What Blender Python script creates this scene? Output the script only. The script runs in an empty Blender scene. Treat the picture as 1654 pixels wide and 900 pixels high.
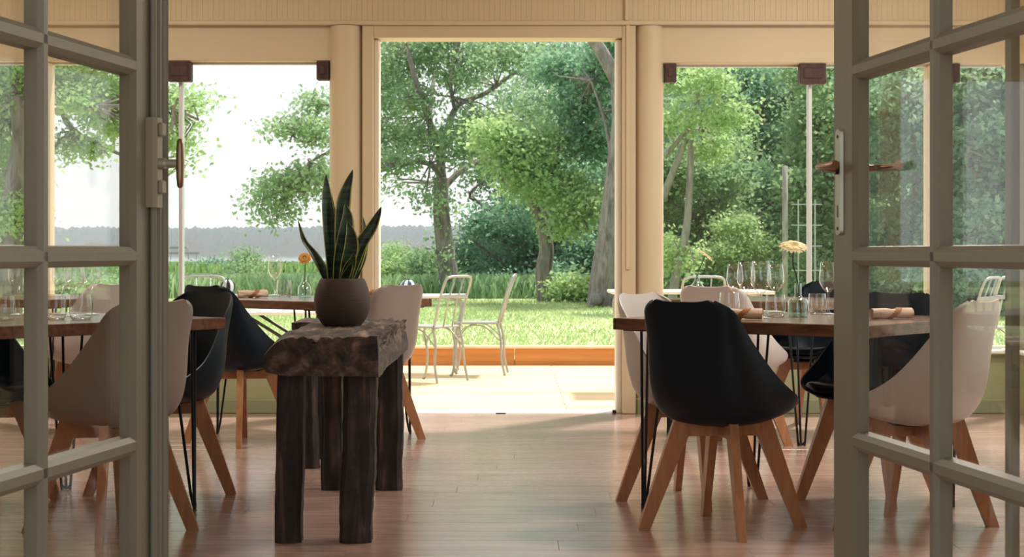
import bpy, bmesh, math, random
import numpy as np
from mathutils import Vector, Matrix, noise

C = bpy.context.scene.collection
PI = math.pi
random.seed(7)
rng = np.random.default_rng(11)

# ------------------------------------------------------------------ camera
F = 2700.0                      # focal length in pixels of the 1654 x 900 frame
EYE = 1.006
cam_data = bpy.data.cameras.new('camera')
cam_data.sensor_width = 36.0
cam_data.lens = 36.0 * F / 1654.0
cam_data.shift_y = -42.0 / 1654.0
cam_data.clip_end = 4000
cam_data.dof.use_dof = True
cam_data.dof.focus_distance = 6.3
cam_data.dof.aperture_fstop = 15.0
cam = bpy.data.objects.new('camera', cam_data)
cam.location = (0, 0, EYE)
cam.rotation_euler = (PI / 2, 0, 0)
C.objects.link(cam)
bpy.context.scene.camera = cam

# ------------------------------------------------------------------ sky, sun, exposure
vs = bpy.context.scene.view_settings
vs.view_transform = 'Standard'; vs.look = 'None'; vs.gamma = 1.0; vs.exposure = 0.16
vs.use_curve_mapping = False
world = bpy.data.worlds.new('hazy_sky'); bpy.context.scene.world = world
world.use_nodes = True
wn = world.node_tree.nodes; wl = world.node_tree.links
wn.clear()
w_out = wn.new('ShaderNodeOutputWorld'); w_bg = wn.new('ShaderNodeBackground')
w_tc = wn.new('ShaderNodeTexCoord'); w_sep = wn.new('ShaderNodeSeparateXYZ'); w_r = wn.new('ShaderNodeValToRGB')
wl.new(w_tc.outputs['Generated'], w_sep.inputs[0]); wl.new(w_sep.outputs['Z'], w_r.inputs[0])
w_r.color_ramp.elements[0].position = 0.0; w_r.color_ramp.elements[0].color = (0.86, 0.90, 0.89, 1)
w_r.color_ramp.elements[1].position = 0.9; w_r.color_ramp.elements[1].color = (0.78, 0.88, 0.95, 1)
wl.new(w_r.outputs[0], w_bg.inputs[0]); w_bg.inputs[1].default_value = 1.1
bpy.context.scene.cycles.transparent_max_bounces = 40
wl.new(w_bg.outputs[0], w_out.inputs[0])

sun_d = bpy.data.lights.new('sun', 'SUN'); sun_d.energy = 6.0; sun_d.angle = math.radians(5)
sun_d.color = (1.0, 0.95, 0.86)
sun = bpy.data.objects.new('sun', sun_d); C.objects.link(sun)
sun_dir = Vector((-0.38, -0.50, -0.95)).normalized()        # light travels towards the room
sun.rotation_euler = sun_dir.to_track_quat('-Z', 'Y').to_euler()

FILL_POWER = 54.0

# ------------------------------------------------------------------ helpers
def tag(o, label=None, cat=None, group=None, kind=None):
    if label: o['label'] = label
    if cat: o['category'] = cat
    if group: o['group'] = group
    if kind: o['kind'] = kind
    return o

def thing(name, label, cat, loc=(0, 0, 0), rz=0.0, group=None):
    o = bpy.data.objects.new(name, None); C.objects.link(o)
    o.empty_display_size = 0.1
    o.location = loc; o.rotation_euler = (0, 0, rz)
    return tag(o, label, cat, group)

def link(name, me, parent=None, loc=None, rz=None):
    o = bpy.data.objects.new(name, me); C.objects.link(o)
    if parent: o.parent = parent
    if loc is not None: o.location = loc
    if rz is not None: o.rotation_euler = (0, 0, rz)
    return o

def copy_tree(o, parent=None):
    c = o.copy(); C.objects.link(c); c.parent = parent
    for ch in list(o.children): copy_tree(ch, c)
    return c

class MB:
    """collects shapes into one mesh"""
    def __init__(s): s.v = []; s.f = []; s.mi = []; s.cur = 0
    def add(s, vs_, fs_):
        n = len(s.v); s.v.extend([tuple(p) for p in vs_])
        for f in fs_: s.f.append(tuple(i + n for i in f)); s.mi.append(s.cur)
        return s
    def box(s, x0, x1, y0, y1, z0, z1, bev=0.0):
        if bev <= 0:
            vs_ = [(x, y, z) for z in (z0, z1) for y in (y0, y1) for x in (x0, x1)]
            return s.add(vs_, [(0, 2, 3, 1), (4, 5, 7, 6), (0, 1, 5, 4), (2, 6, 7, 3), (0, 4, 6, 2), (1, 3, 7, 5)])
        b = bev
        bm = bmesh.new()
        bmesh.ops.create_cube(bm, size=1)
        for v in bm.verts:
            v.co = Vector((x0 if v.co.x < 0 else x1, y0 if v.co.y < 0 else y1, z0 if v.co.z < 0 else z1))
        bmesh.ops.bevel(bm, geom=list(bm.edges), offset=b, segments=1, affect='EDGES')
        bm.verts.index_update()
        s.add([v.co[:] for v in bm.verts], [[v.index for v in f.verts] for f in bm.faces]); bm.free()
        return s
    def prism(s, prof, axis, t0, t1, origin=(0, 0, 0)):
        """closed profile of 2-tuples swept along axis x/y/z"""
        n = len(prof); vs_ = []
        for t in (t0, t1):
            for a, b in prof:
                p = {'x': (t, a, b), 'y': (a, t, b), 'z': (a, b, t)}[axis]
                vs_.append((p[0] + origin[0], p[1] + origin[1], p[2] + origin[2]))
        fs_ = [tuple(range(n - 1, -1, -1)), tuple(range(n, 2 * n))]
        fs_ += [(i, (i + 1) % n, n + (i + 1) % n, n + i) for i in range(n)]
        return s.add(vs_, fs_)
    def tube(s, pts, r, n=8, caps=True):
        pts = [Vector(p) for p in pts]
        rs = r if isinstance(r, (list, tuple)) else [r] * len(pts)
        vs_ = []; prev = None
        for i, p in enumerate(pts):
            d = (pts[min(i + 1, len(pts) - 1)] - pts[max(i - 1, 0)])
            d = d.normalized() if d.length > 1e-9 else Vector((0, 0, 1))
            if prev is None:
                a = d.cross(Vector((0, 0, 1)))
                if a.length < 1e-3: a = d.cross(Vector((0, 1, 0)))
            else:
                a = prev - d * prev.dot(d)
                if a.length < 1e-4: a = d.orthogonal()
            a.normalize(); prev = a; b = d.cross(a)
            for k in range(n):
                t = 2 * PI * k / n
                vs_.append(p + a * (math.cos(t) * rs[i]) + b * (math.sin(t) * rs[i]))
        fs_ = []
        for i in range(len(pts) - 1):
            for k in range(n):
                k2 = (k + 1) % n
                fs_.append((i * n + k, i * n + k2, (i + 1) * n + k2, (i + 1) * n + k))
        if caps:
            fs_.append(tuple(range(n - 1, -1, -1))); m = (len(pts) - 1) * n
            fs_.append(tuple(range(m, m + n)))
        return s.add(vs_, fs_)
    def lathe(s, prof, n=24, c=(0, 0, 0), sy=1.0):
        vs_ = []; fs_ = []
        for r, z in prof:
            for k in range(n):
                t = 2 * PI * k / n
                vs_.append((c[0] + r * math.cos(t), c[1] + r * math.sin(t) * sy, c[2] + z))
        for i in range(len(prof) - 1):
            for k in range(n):
                k2 = (k + 1) % n
                fs_.append((i * n + k, i * n + k2, (i + 1) * n + k2, (i + 1) * n + k))
        if prof[0][0] > 1e-5: fs_.append(tuple(range(n - 1, -1, -1)))
        return s.add(vs_, fs_)
    def build(s, name, mat, parent=None, smooth=False, loc=None, rz=None):
        me = bpy.data.meshes.new(name)
        me.from_pydata([tuple(v) for v in s.v], [], s.f)
        mats = mat if isinstance(mat, (list, tuple)) else [mat]
        for m in mats: me.materials.append(m)
        if len(mats) > 1: me.polygons.foreach_set('material_index', s.mi)
        if smooth:
            me.polygons.foreach_set('use_smooth', [True] * len(me.polygons))
            if smooth == 'auto': me.set_sharp_from_angle(angle=math.radians(38))
        me.update()
        return link(name, me, parent, loc, rz)

def crom(pts, m):
    """Catmull-Rom through pts, m steps per span"""
    pts = [Vector(p) for p in pts]; out = []
    n = len(pts)
    for i in range(n - 1):
        p0 = pts[max(i - 1, 0)]; p1 = pts[i]; p2 = pts[i + 1]; p3 = pts[min(i + 2, n - 1)]
        for k in range(m):
            t = k / m
            out.append(0.5 * ((2 * p1) + (p2 - p0) * t + (2 * p0 - 5 * p1 + 4 * p2 - p3) * t * t + (3 * p1 - p0 - 3 * p2 + p3) * t ** 3))
    out.append(pts[-1]); return out

def W(x, y, D):
    """world point at distance D whose direction passes frame pixel (x, y)"""
    return Vector(((x - 827.0) * D / F, D, EYE - (y - 408.0) * D / F))

# ------------------------------------------------------------------ materials
def srgb(r, g, b):
    f = lambda c: ((c / 255.0 + 0.055) / 1.055) ** 2.4 if c > 10 else c / 255.0 / 12.92
    return (f(r), f(g), f(b), 1.0)

def base_mat(name):
    m = bpy.data.materials.new(name); m.use_nodes = True
    nt = m.node_tree; return m, nt, nt.nodes, nt.links, nt.nodes['Principled BSDF']

def plain(name, col, rough=0.5, metal=0.0, var=0.08, scale=12.0, bump=0.0, spec=0.5, stretch=None):
    """paint-like material: slight procedural variation and optional fine relief"""
    m, nt, n, l, p = base_mat(name)
    tc = n.new('ShaderNodeTexCoord'); mp = n.new('ShaderNodeMapping')
    l.new(tc.outputs['Object'], mp.inputs[0])
    if stretch: mp.inputs['Scale'].default_value = stretch
    nz = n.new('ShaderNodeTexNoise'); nz.inputs['Scale'].default_value = scale; nz.inputs['Detail'].default_value = 5
    l.new(mp.outputs[0], nz.inputs['Vector'])
    mx = n.new('ShaderNodeMixRGB'); mx.blend_type = 'MIX'
    mx.inputs[1].default_value = tuple(c * (1 - var) for c in col[:3]) + (1,)
    mx.inputs[2].default_value = tuple(min(1, c * (1 + var)) for c in col[:3]) + (1,)
    l.new(nz.outputs['Fac'], mx.inputs[0]); l.new(mx.outputs[0], p.inputs['Base Color'])
    p.inputs['Roughness'].default_value = rough; p.inputs['Metallic'].default_value = metal
    p.inputs['Specular IOR Level'].default_value = spec
    if bump > 0:
        bp = n.new('ShaderNodeBump'); bp.inputs['Strength'].default_value = bump; bp.inputs['Distance'].default_value = 0.004
        l.new(nz.outputs['Fac'], bp.inputs['Height']); l.new(bp.outputs[0], p.inputs['Normal'])
    return m

def wood(name, c1, c2, rough=0.45, stretch=(1, 14, 14), scale=3.0, per=0.12, bump=0.15, rand=True, c3=None):
    m, nt, n, l, p = base_mat(name)
    tc = n.new('ShaderNodeTexCoord'); mp = n.new('ShaderNodeMapping'); mp.inputs['Scale'].default_value = stretch
    oi = n.new('ShaderNodeObjectInfo'); ad = n.new('ShaderNodeVectorMath'); ad.operation = 'ADD'
    sc = n.new('ShaderNodeVectorMath'); sc.operation = 'SCALE'; sc.inputs['Scale'].default_value = 37.0
    cb = n.new('ShaderNodeCombineXYZ')
    for k in range(3): l.new(oi.outputs['Random'], cb.inputs[k])
    l.new(cb.outputs[0], sc.inputs[0])
    l.new(tc.outputs['Object'], ad.inputs[0]); l.new(sc.outputs[0], ad.inputs[1])
    l.new(ad.outputs[0], mp.inputs[0])
    nz = n.new('ShaderNodeTexNoise'); nz.inputs['Scale'].default_value = scale; nz.inputs['Detail'].default_value = 8
    nz.inputs['Roughness'].default_value = 0.62; nz.inputs['Distortion'].default_value = 0.6
    l.new(mp.outputs[0], nz.inputs['Vector'])
    rp = n.new('ShaderNodeValToRGB'); e = rp.color_ramp.elements
    e[0].position = 0.32; e[0].color = c1; e[1].position = 0.68; e[1].color = c2
    if c3:
        x = e.new(0.86); x.color = c3
    l.new(nz.outputs['Fac'], rp.inputs[0])
    hs = n.new('ShaderNodeHueSaturation')
    mr = n.new('ShaderNodeMapRange'); mr.inputs['To Min'].default_value = 1 - per; mr.inputs['To Max'].default_value = 1 + per
    l.new(oi.outputs['Random'], mr.inputs['Value']); l.new(mr.outputs[0], hs.inputs['Value'])
    l.new(rp.outputs[0], hs.inputs['Color']); l.new(hs.outputs[0], p.inputs['Base Color'])
    p.inputs['Roughness'].default_value = rough
    bp = n.new('ShaderNodeBump'); bp.inputs['Strength'].default_value = bump; bp.inputs['Distance'].default_value = 0.003
    l.new(nz.outputs['Fac'], bp.inputs['Height']); l.new(bp.outputs[0], p.inputs['Normal'])
    return m

def glass_thin(name, tint=(0.96, 0.98, 0.97, 1), refl=1.0, ior=1.45):
    m, nt, n, l, p = base_mat(name); n.remove(p)
    out = [x for x in n if x.type == 'OUTPUT_MATERIAL'][0]
    tr = n.new('ShaderNodeBsdfTransparent'); tr.inputs[0].default_value = tint
    gl = n.new('ShaderNodeBsdfGlossy'); gl.inputs['Roughness'].default_value = 0.0; gl.inputs[0].default_value = (1, 1, 1, 1)
    ge = n.new('ShaderNodeNewGeometry'); dt = n.new('ShaderNodeVectorMath'); dt.operation = 'DOT_PRODUCT'
    l.new(ge.outputs['Normal'], dt.inputs[0]); l.new(ge.outputs['Incoming'], dt.inputs[1])
    def mth(op, a, b=None, c=None):
        q = n.new('ShaderNodeMath'); q.operation = op
        for k, v_ in enumerate((a, b, c)):
            if v_ is None: continue
            if isinstance(v_, (int, float)): q.inputs[k].default_value = v_
            else: l.new(v_, q.inputs[k])
        return q.outputs[0]
    f0 = ((ior - 1) / (ior + 1)) ** 2           # Schlick reflectance of a thin sheet, the same from both sides
    fres = mth('MULTIPLY_ADD', mth('POWER', mth('SUBTRACT', 1.0, mth('ABSOLUTE', dt.outputs['Value'])), 5.0), 1 - f0, f0)
    mu = n.new('ShaderNodeMath'); mu.operation = 'MULTIPLY'; mu.inputs[1].default_value = refl; mu.use_clamp = True
    mx = n.new('ShaderNodeMixShader')
    l.new(fres, mu.inputs[0]); l.new(mu.outputs[0], mx.inputs[0])
    l.new(tr.outputs[0], mx.inputs[1]); l.new(gl.outputs[0], mx.inputs[2]); l.new(mx.outputs[0], out.inputs[0])
    return m

def leafmat(name, dark, light, trans=0.45, seed_mix=0.5):
    m, nt, n, l, p = base_mat(name); out = [x for x in n if x.type == 'OUTPUT_MATERIAL'][0]
    ge = n.new('ShaderNodeNewGeometry')
    tc = n.new('ShaderNodeTexCoord'); nz = n.new('ShaderNodeTexNoise'); nz.inputs['Scale'].default_value = 0.55; nz.inputs['Detail'].default_value = 3
    l.new(tc.outputs['Object'], nz.inputs['Vector'])
    ad = n.new('ShaderNodeMath'); ad.operation = 'MULTIPLY_ADD'; ad.inputs[1].default_value = seed_mix
    l.new(ge.outputs['Random Per Island'], ad.inputs[0])
    sb = n.new('ShaderNodeMapRange'); sb.inputs['From Min'].default_value = 0.3; sb.inputs['From Max'].default_value = 0.7
    sb.inputs['To Max'].default_value = 1 - seed_mix
    l.new(nz.outputs['Fac'], sb.inputs['Value']); l.new(sb.outputs[0], ad.inputs[2])
    mx = n.new('ShaderNodeMixRGB'); mx.inputs[1].default_value = dark; mx.inputs[2].default_value = light
    l.new(ad.outputs[0], mx.inputs[0]); l.new(mx.outputs[0], p.inputs['Base Color'])
    p.inputs['Roughness'].default_value = 0.55; p.inputs['Specular IOR Level'].default_value = 0.35
    tl = n.new('ShaderNodeBsdfTranslucent'); l.new(mx.outputs[0], tl.inputs[0])
    ms = n.new('ShaderNodeMixShader'); ms.inputs[0].default_value = trans
    l.new(p.outputs[0], ms.inputs[1]); l.new(tl.outputs[0], ms.inputs[2]); l.new(ms.outputs[0], out.inputs[0])
    return m

M = {}
M['cream'] = plain('cream_paint', srgb(210, 192, 160), 0.55, var=0.03, scale=3)
M['cream_trim'] = plain('cream_trim_paint', srgb(208, 190, 158), 0.45, var=0.02, scale=3)
M['white_trim'] = plain('white_trim_paint', srgb(238, 232, 218), 0.4, var=0.02)
M['olive'] = plain('olive_wall_paint', srgb(168, 170, 132), 0.6, var=0.04, scale=2)
M['olive_base'] = plain('olive_baseboard_paint', srgb(150, 156, 124), 0.5, var=0.04)
M['ceiling'] = plain('ceiling_paint', srgb(228, 220, 200), 0.7, var=0.02)
M['door'] = plain('door_paint', srgb(124, 117, 99), 0.42, var=0.07, scale=9, bump=0.12, stretch=(6, 6, 1))
M['floor'] = wood('laminate_floor', srgb(158, 127, 114), srgb(190, 159, 146), 0.22, (1.2, 10, 10), 2.2, 0.07, 0.06, c3=srgb(204, 176, 163))
fp = M['floor'].node_tree.nodes['Principled BSDF']; fp.inputs['Coat Weight'].default_value = 0.35; fp.inputs['Coat Roughness'].default_value = 0.18
M['under'] = plain('subfloor', srgb(60, 42, 34), 0.8)
M['deck'] = wood('deck_wood', srgb(214, 180, 132), srgb(240, 216, 176), 0.6, (0.7, 9, 9), 2.0, 0.10, 0.15, c3=srgb(248, 232, 204))
M['kerb'] = wood('kerb_wood', srgb(190, 118, 56), srgb(222, 150, 82), 0.5, (0.5, 7, 7), 1.6, 0.06, 0.2)
M['block'] = wood('dark_block_wood', srgb(48, 30, 26), srgb(84, 52, 44), 0.6, (10, 10, 1.5), 3, 0.1, 0.3)
M['oak'] = wood('beech_leg_wood', srgb(166, 112, 76), srgb(194, 142, 102), 0.4, (10, 10, 1.6), 3.4, 0.06, 0.1)
M['table'] = wood('table_top_wood', srgb(88, 58, 44), srgb(134, 94, 70), 0.2, (1.6, 12, 12), 2.6, 0.05, 0.08)
M['iron'] = plain('black_iron', srgb(22, 30, 36), 0.35, 0.4, 0.2)
M['black'] = plain('black_shell_plastic', srgb(7, 26, 38), 0.46, var=0.06, scale=30, spec=0.28)
M['black_pad'] = plain('black_pad_leatherette', srgb(10, 26, 38), 0.38, var=0.1, scale=80, bump=0.1, spec=0.4)
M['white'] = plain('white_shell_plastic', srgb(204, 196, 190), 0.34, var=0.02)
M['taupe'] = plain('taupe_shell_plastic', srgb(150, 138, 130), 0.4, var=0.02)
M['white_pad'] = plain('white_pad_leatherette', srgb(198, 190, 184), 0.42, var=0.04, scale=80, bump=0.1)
M['glass'] = glass_thin('window_glass', (0.99, 0.995, 0.99, 1), refl=0.8)
M['door_glass'] = glass_thin('door_pane_glass', (0.985, 0.99, 0.985, 1), refl=0.55)
M['crystal'] = glass_thin('drinking_glass', (0.97, 0.98, 0.98, 1), refl=3.2, ior=1.5)
M['vase_glass'] = glass_thin('green_tinted_glass', (0.86, 0.95, 0.92, 1), refl=2.6, ior=1.5)
M['napkin'] = plain('linen_napkin', srgb(222, 196, 176), 0.9, var=0.06, scale=60, bump=0.5)
M['leather'] = plain('tan_leather', srgb(166, 108, 66), 0.6, var=0.15, scale=40, bump=0.3)
M['brass'] = plain('aged_handle_metal', srgb(150, 118, 98), 0.3, 0.8, 0.1)
M['plate'] = plain('painted_metal_plate', srgb(176, 172, 156), 0.35, 0.5, 0.05)
M['box'] = plain('painted_bolt_box', srgb(150, 138, 116), 0.4, 0.15, 0.06)
M['dark_metal'] = plain('dark_metal', srgb(52, 50, 46), 0.4, 0.7)
M['alu'] = plain('white_aluminium', srgb(216, 220, 218), 0.35, 0.3, 0.02)
M['galv'] = plain('galvanised_steel', srgb(170, 172, 168), 0.4, 0.6, 0.12, 25)
M['pot'] = plain('ribbed_grey_pottery', srgb(74, 62, 56), 0.75, var=0.18, scale=30, bump=0.3, stretch=(1, 1, 8))
M['soil'] = plain('potting_soil', srgb(40, 30, 24), 0.95, var=0.4, scale=90, bump=1.0)
M['leaf_edge'] = plain('yellow_leaf_margin', srgb(186, 190, 110), 0.45, var=0.1)
M['petal_mid'] = plain('flower_disc', srgb(196, 160, 76), 0.8, var=0.2, scale=90)

M['stem'] = plain('flower_stem', srgb(46, 66, 50), 0.5)
M['bark'] = wood('tree_bark', srgb(92, 84, 80), srgb(158, 148, 142), 0.9, (6, 6, 1.2), 2.2, 0.1, 1.0)
M['bark_pale'] = wood('pale_bark', srgb(110, 106, 98), srgb(168, 164, 152), 0.9, (6, 6, 1.2), 2.2, 0.1, 1.0)
M['sand'] = plain('striped_white', srgb(226, 230, 228), 0.4, var=0.03)
M['blue'] = plain('slate_blue_glaze', srgb(52, 78, 104), 0.3, var=0.1)
M['linen_white'] = plain('white_table_top', srgb(224, 224, 216), 0.4, var=0.03)
M['lit'] = None

def beam_mat():
    m, nt, n, l, p = base_mat('weathered_beam_wood')
    tc = n.new('ShaderNodeTexCoord')
    mp = n.new('ShaderNodeMapping'); mp.inputs['Scale'].default_value = (7, 1.0, 7)
    l.new(tc.outputs['Object'], mp.inputs[0])
    n1 = n.new('ShaderNodeTexNoise'); n1.inputs['Scale'].default_value = 3; n1.inputs['Detail'].default_value = 8; n1.inputs['Roughness'].default_value = 0.6; n1.inputs['Distortion'].default_value = 0.5
    l.new(mp.outputs[0], n1.inputs['Vector'])
    n2 = n.new('ShaderNodeTexNoise'); n2.inputs['Scale'].default_value = 7; n2.inputs['Detail'].default_value = 6
    l.new(tc.outputs['Object'], n2.inputs['Vector'])
    r1 = n.new('ShaderNodeValToRGB'); e = r1.color_ramp.elements
    e[0].position = 0.34; e[0].color = srgb(34, 29, 28); e[1].position = 0.72; e[1].color = srgb(156, 136, 122)
    x = e.new(0.52); x.color = srgb(90, 73, 64)
    l.new(n1.outputs['Fac'], r1.inputs[0])
    r2 = n.new('ShaderNodeValToRGB'); e = r2.color_ramp.elements
    e[0].position = 0.45; e[0].color = (0.62, 0.62, 0.64, 1); e[1].position = 0.7; e[1].color = (1.5, 1.4, 1.32, 1)
    l.new(n2.outputs['Fac'], r2.inputs[0])
    mx = n.new('ShaderNodeMixRGB'); mx.blend_type = 'MULTIPLY'; mx.inputs[0].default_value = 1
    l.new(r1.outputs[0], mx.inputs[1]); l.new(r2.outputs[0], mx.inputs[2]); l.new(mx.outputs[0], p.inputs['Base Color'])
    p.inputs['Roughness'].default_value = 0.72
    bp = n.new('ShaderNodeBump'); bp.inputs['Strength'].default_value = 0.6; bp.inputs['Distance'].default_value = 0.005
    l.new(n1.outputs['Fac'], bp.inputs['Height']); l.new(bp.outputs[0], p.inputs['Normal'])
    return m
M['beam'] = beam_mat()
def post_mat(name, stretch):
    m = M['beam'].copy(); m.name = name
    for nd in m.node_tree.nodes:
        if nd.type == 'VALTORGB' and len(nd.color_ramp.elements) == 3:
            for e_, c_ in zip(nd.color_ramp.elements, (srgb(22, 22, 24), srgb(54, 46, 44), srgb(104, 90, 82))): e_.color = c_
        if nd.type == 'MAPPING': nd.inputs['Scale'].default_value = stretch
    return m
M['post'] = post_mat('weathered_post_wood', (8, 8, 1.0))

def snake_leaf_mat():
    m, nt, n, l, p = base_mat('banded_green_leaf')
    tc = n.new('ShaderNodeTexCoord'); mp = n.new('ShaderNodeMapping'); mp.inputs['Scale'].default_value = (3, 3, 30)
    l.new(tc.outputs['Object'], mp.inputs[0])
    nz = n.new('ShaderNodeTexNoise'); nz.inputs['Scale'].default_value = 1.6; nz.inputs['Detail'].default_value = 4; nz.inputs['Distortion'].default_value = 1
    l.new(mp.outputs[0], nz.inputs['Vector'])
    r = n.new('ShaderNodeValToRGB'); e = r.color_ramp.elements
    e[0].position = 0.42; e[0].color = srgb(16, 38, 32); e[1].position = 0.66; e[1].color = srgb(58, 88, 62)
    l.new(nz.outputs['Fac'], r.inputs[0]); l.new(r.outputs[0], p.inputs['Base Color'])
    p.inputs['Roughness'].default_value = 0.4
    return m
M['snake'] = snake_leaf_mat()

def grass_ground():
    m, nt, n, l, p = base_mat('mown_lawn')
    tc = n.new('ShaderNodeTexCoord')
    n1 = n.new('ShaderNodeTexNoise'); n1.inputs['Scale'].default_value = 0.35; n1.inputs['Detail'].default_value = 6
    n2 = n.new('ShaderNodeTexNoise'); n2.inputs['Scale'].default_value = 14; n2.inputs['Detail'].default_value = 6
    l.new(tc.outputs['Object'], n1.inputs['Vector']); l.new(tc.outputs['Object'], n2.inputs['Vector'])
    r = n.new('ShaderNodeValToRGB'); e = r.color_ramp.elements
    e[0].position = 0.35; e[0].color = srgb(146, 168, 108); e[1].position = 0.65; e[1].color = srgb(196, 206, 148)
    l.new(n1.outputs['Fac'], r.inputs[0])
    r2 = n.new('ShaderNodeValToRGB'); r2.color_ramp.elements[0].color = (0.7, 0.7, 0.7, 1); r2.color_ramp.elements[1].color = (1.2, 1.2, 1.15, 1)
    l.new(n2.outputs['Fac'], r2.inputs[0])
    mx = n.new('ShaderNodeMixRGB'); mx.blend_type = 'MULTIPLY'; mx.inputs[0].default_value = 1
    l.new(r.outputs[0], mx.inputs[1]); l.new(r2.outputs[0], mx.inputs[2]); l.new(mx.outputs[0], p.inputs['Base Color'])
    p.inputs['Roughness'].default_value = 0.9
    return m
M['lawn'] = grass_ground()
M['earth'] = plain('meadow_earth', srgb(96, 112, 62), 0.95, var=0.25, scale=0.5)
M['leaf_mid'] = leafmat('mid_green_leaf', srgb(116, 156, 116), srgb(186, 208, 154), 0.5)
M['leaf_dark'] = leafmat('deep_green_leaf', srgb(102, 148, 118), srgb(164, 198, 158), 0.5)
M['leaf_lime'] = leafmat('lime_green_leaf', srgb(146, 182, 122), srgb(204, 222, 162), 0.55)
M['leaf_grey'] = leafmat('grey_green_leaf', srgb(124, 160, 134), srgb(180, 202, 172), 0.5)
M['reed'] = leafmat('reed_blade', srgb(112, 164, 92), srgb(184, 208, 130), 0.5)
M['lawn_blade'] = leafmat('mown_grass_blade', srgb(150, 178, 112), srgb(206, 216, 158), 0.4)
M['petal'] = leafmat('pale_yellow_petal', srgb(244, 234, 188), srgb(252, 244, 212), 0.5)
M['petal_orange'] = leafmat('orange_petal', srgb(226, 172, 90), srgb(240, 196, 120), 0.5)
M['forest'] = plain('distant_forest', srgb(34, 66, 72), 1.0, var=0.25, scale=0.08, spec=0.0)

def water():
    m, nt, n, l, p = base_mat('lake_water')
    p.inputs['Base Color'].default_value = srgb(120, 138, 140); p.inputs['Roughness'].default_value = 0.12
    tc = n.new('ShaderNodeTexCoord'); nz = n.new('ShaderNodeTexNoise'); nz.inputs['Scale'].default_value = 0.6; nz.inputs['Detail'].default_value = 5
    l.new(tc.outputs['Object'], nz.inputs['Vector'])
    bp = n.new('ShaderNodeBump'); bp.inputs['Strength'].default_value = 0.35; bp.inputs['Distance'].default_value = 0.15
    l.new(nz.outputs['Fac'], bp.inputs['Height']); l.new(bp.outputs[0], p.inputs['Normal'])
    return m
M['water'] = water()

# ------------------------------------------------------------------ room structure
WY = 10.45                       # inner face of the garden wall
XL, XR = -4.3, 3.16
CEIL = 3.1
def wx(x): return (x - 827.0) / F * WY
def wz(y): return EYE - (y - 408.0) * WY / F

def struct(o): o['kind'] = 'structure'; return o

# floor with single laminate planks
fl = struct(MB().box(XL - 0.1, XR + 0.1, -2.0, WY + 0.12, -0.06, -0.012).build('floor', M['under']))
pl_w, pl_l = 0.192, 1.36
plank_me = {}
rows = int((WY - 2.2) / pl_w) + 1
for r in range(rows):
    y1 = WY - 0.002 - r * pl_w; y0 = y1 - pl_w + 0.002
    off = (r * 0.53) % 1.0 * pl_l
    x = XL - off
    while x < XR:
        a, b = max(x, XL), min(x + pl_l - 0.0015, XR)
        if b - a > 0.05 and y0 > 2.2:
            key = round(b - a, 3)
            if key not in plank_me:
                o = MB().box(-key / 2, key / 2, -pl_w / 2 + 0.001, pl_w / 2 - 0.001, -0.012, 0, 0.0008).build('plank', M['floor'], fl)
                plank_me[key] = o.data
                o.location = ((a + b) / 2, (y0 + y1) / 2, 0)
            else:
                link('plank', plank_me[key], fl, ((a + b) / 2, (y0 + y1) / 2, 0))
        x += pl_l
MB().box(XL, XR, -2.0, 2.3, -0.012, 0).build('near_flooring', M['floor'], fl)

struct(MB().box(XL - 0.1, XR + 0.1, 2.45, WY + 0.5, CEIL, CEIL + 0.1).build('ceiling', M['ceiling']))

# garden wall
xo0, xo1 = wx(612), wx(995)              # open doorway
zh = wz(64)
xc0 = (wx(532), wx(585)); xc1 = (wx(1027), wx(1072))
post_l = (wx(40), wx(79)); post_r = (wx(1500), wx(1540))
wall = MB()
z_sill = 0.372
wall.box(XL, xc0[1] - 0.04, WY, WY + 0.16, 0, z_sill)
wall.box(xc1[0] + 0.04, XR, WY, WY + 0.16, 0, z_sill)
wl_o = struct(wall.build('wall_garden', M['olive']))
hdr = MB()
zl, zr = wz(99), wz(103)
zt = wz(41)
hdr.box(XL, wx(550), WY - 0.02, WY + 0.16, zl, zt, 0.006)
hdr.box(wx(1056), XR, WY - 0.02, WY + 0.16, zr, zt, 0.006)
hdr.build('window_header', M['cream'], wl_o)
up = MB().box(XL, XR, WY - 0.04, WY + 0.16, zt, CEIL)
up.build('frieze_backing', M['cream'], wl_o)
# tongue and groove boards of the frieze
bw = 0.066
bb = MB(); b0 = 0.0
prof = [(-bw / 2 + 0.002, -0.014), (-0.003, -0.014), (-0.001, -0.0122), (0.001, -0.0122), (0.003, -0.014), (bw / 2 - 0.002, -0.014), (bw / 2, -0.0115), (bw / 2, 0), (-bw / 2, 0), (-bw / 2, -0.0115)]
first = MB().prism(prof, 'z', zt + 0.02, CEIL).build('board', M['cream'], wl_o)
nb = int((XR - XL) / bw)
first.location = (XL + bw / 2, WY - 0.04, 0)
for k in range(1, nb): link('board', first.data, wl_o, (XL + bw * (k + 0.5), WY - 0.04, 0))
MB().box(XL, XR, WY - 0.072, WY - 0.03, zt - 0.006, zt + 0.022, 0.006).build('picture_rail', M['cream_trim'], wl_o)
MB().box(wx(1008), wx(1013), WY - 0.08, WY - 0.05, zt + 0.022, CEIL, 0.004).build('joint_cover', M['cream_trim'], wl_o)
# sills
sl = struct(MB().box(XL, xc0[0], WY - 0.05, WY + 0.2, z_sill, z_sill + 0.025, 0.006).build('trim_1', M['white_trim']))
sl2 = struct(MB().box(xc1[1], XR, WY - 0.05, WY + 0.2, z_sill, z_sill + 0.025, 0.006).build('trim_2', M['white_trim']))
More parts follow.
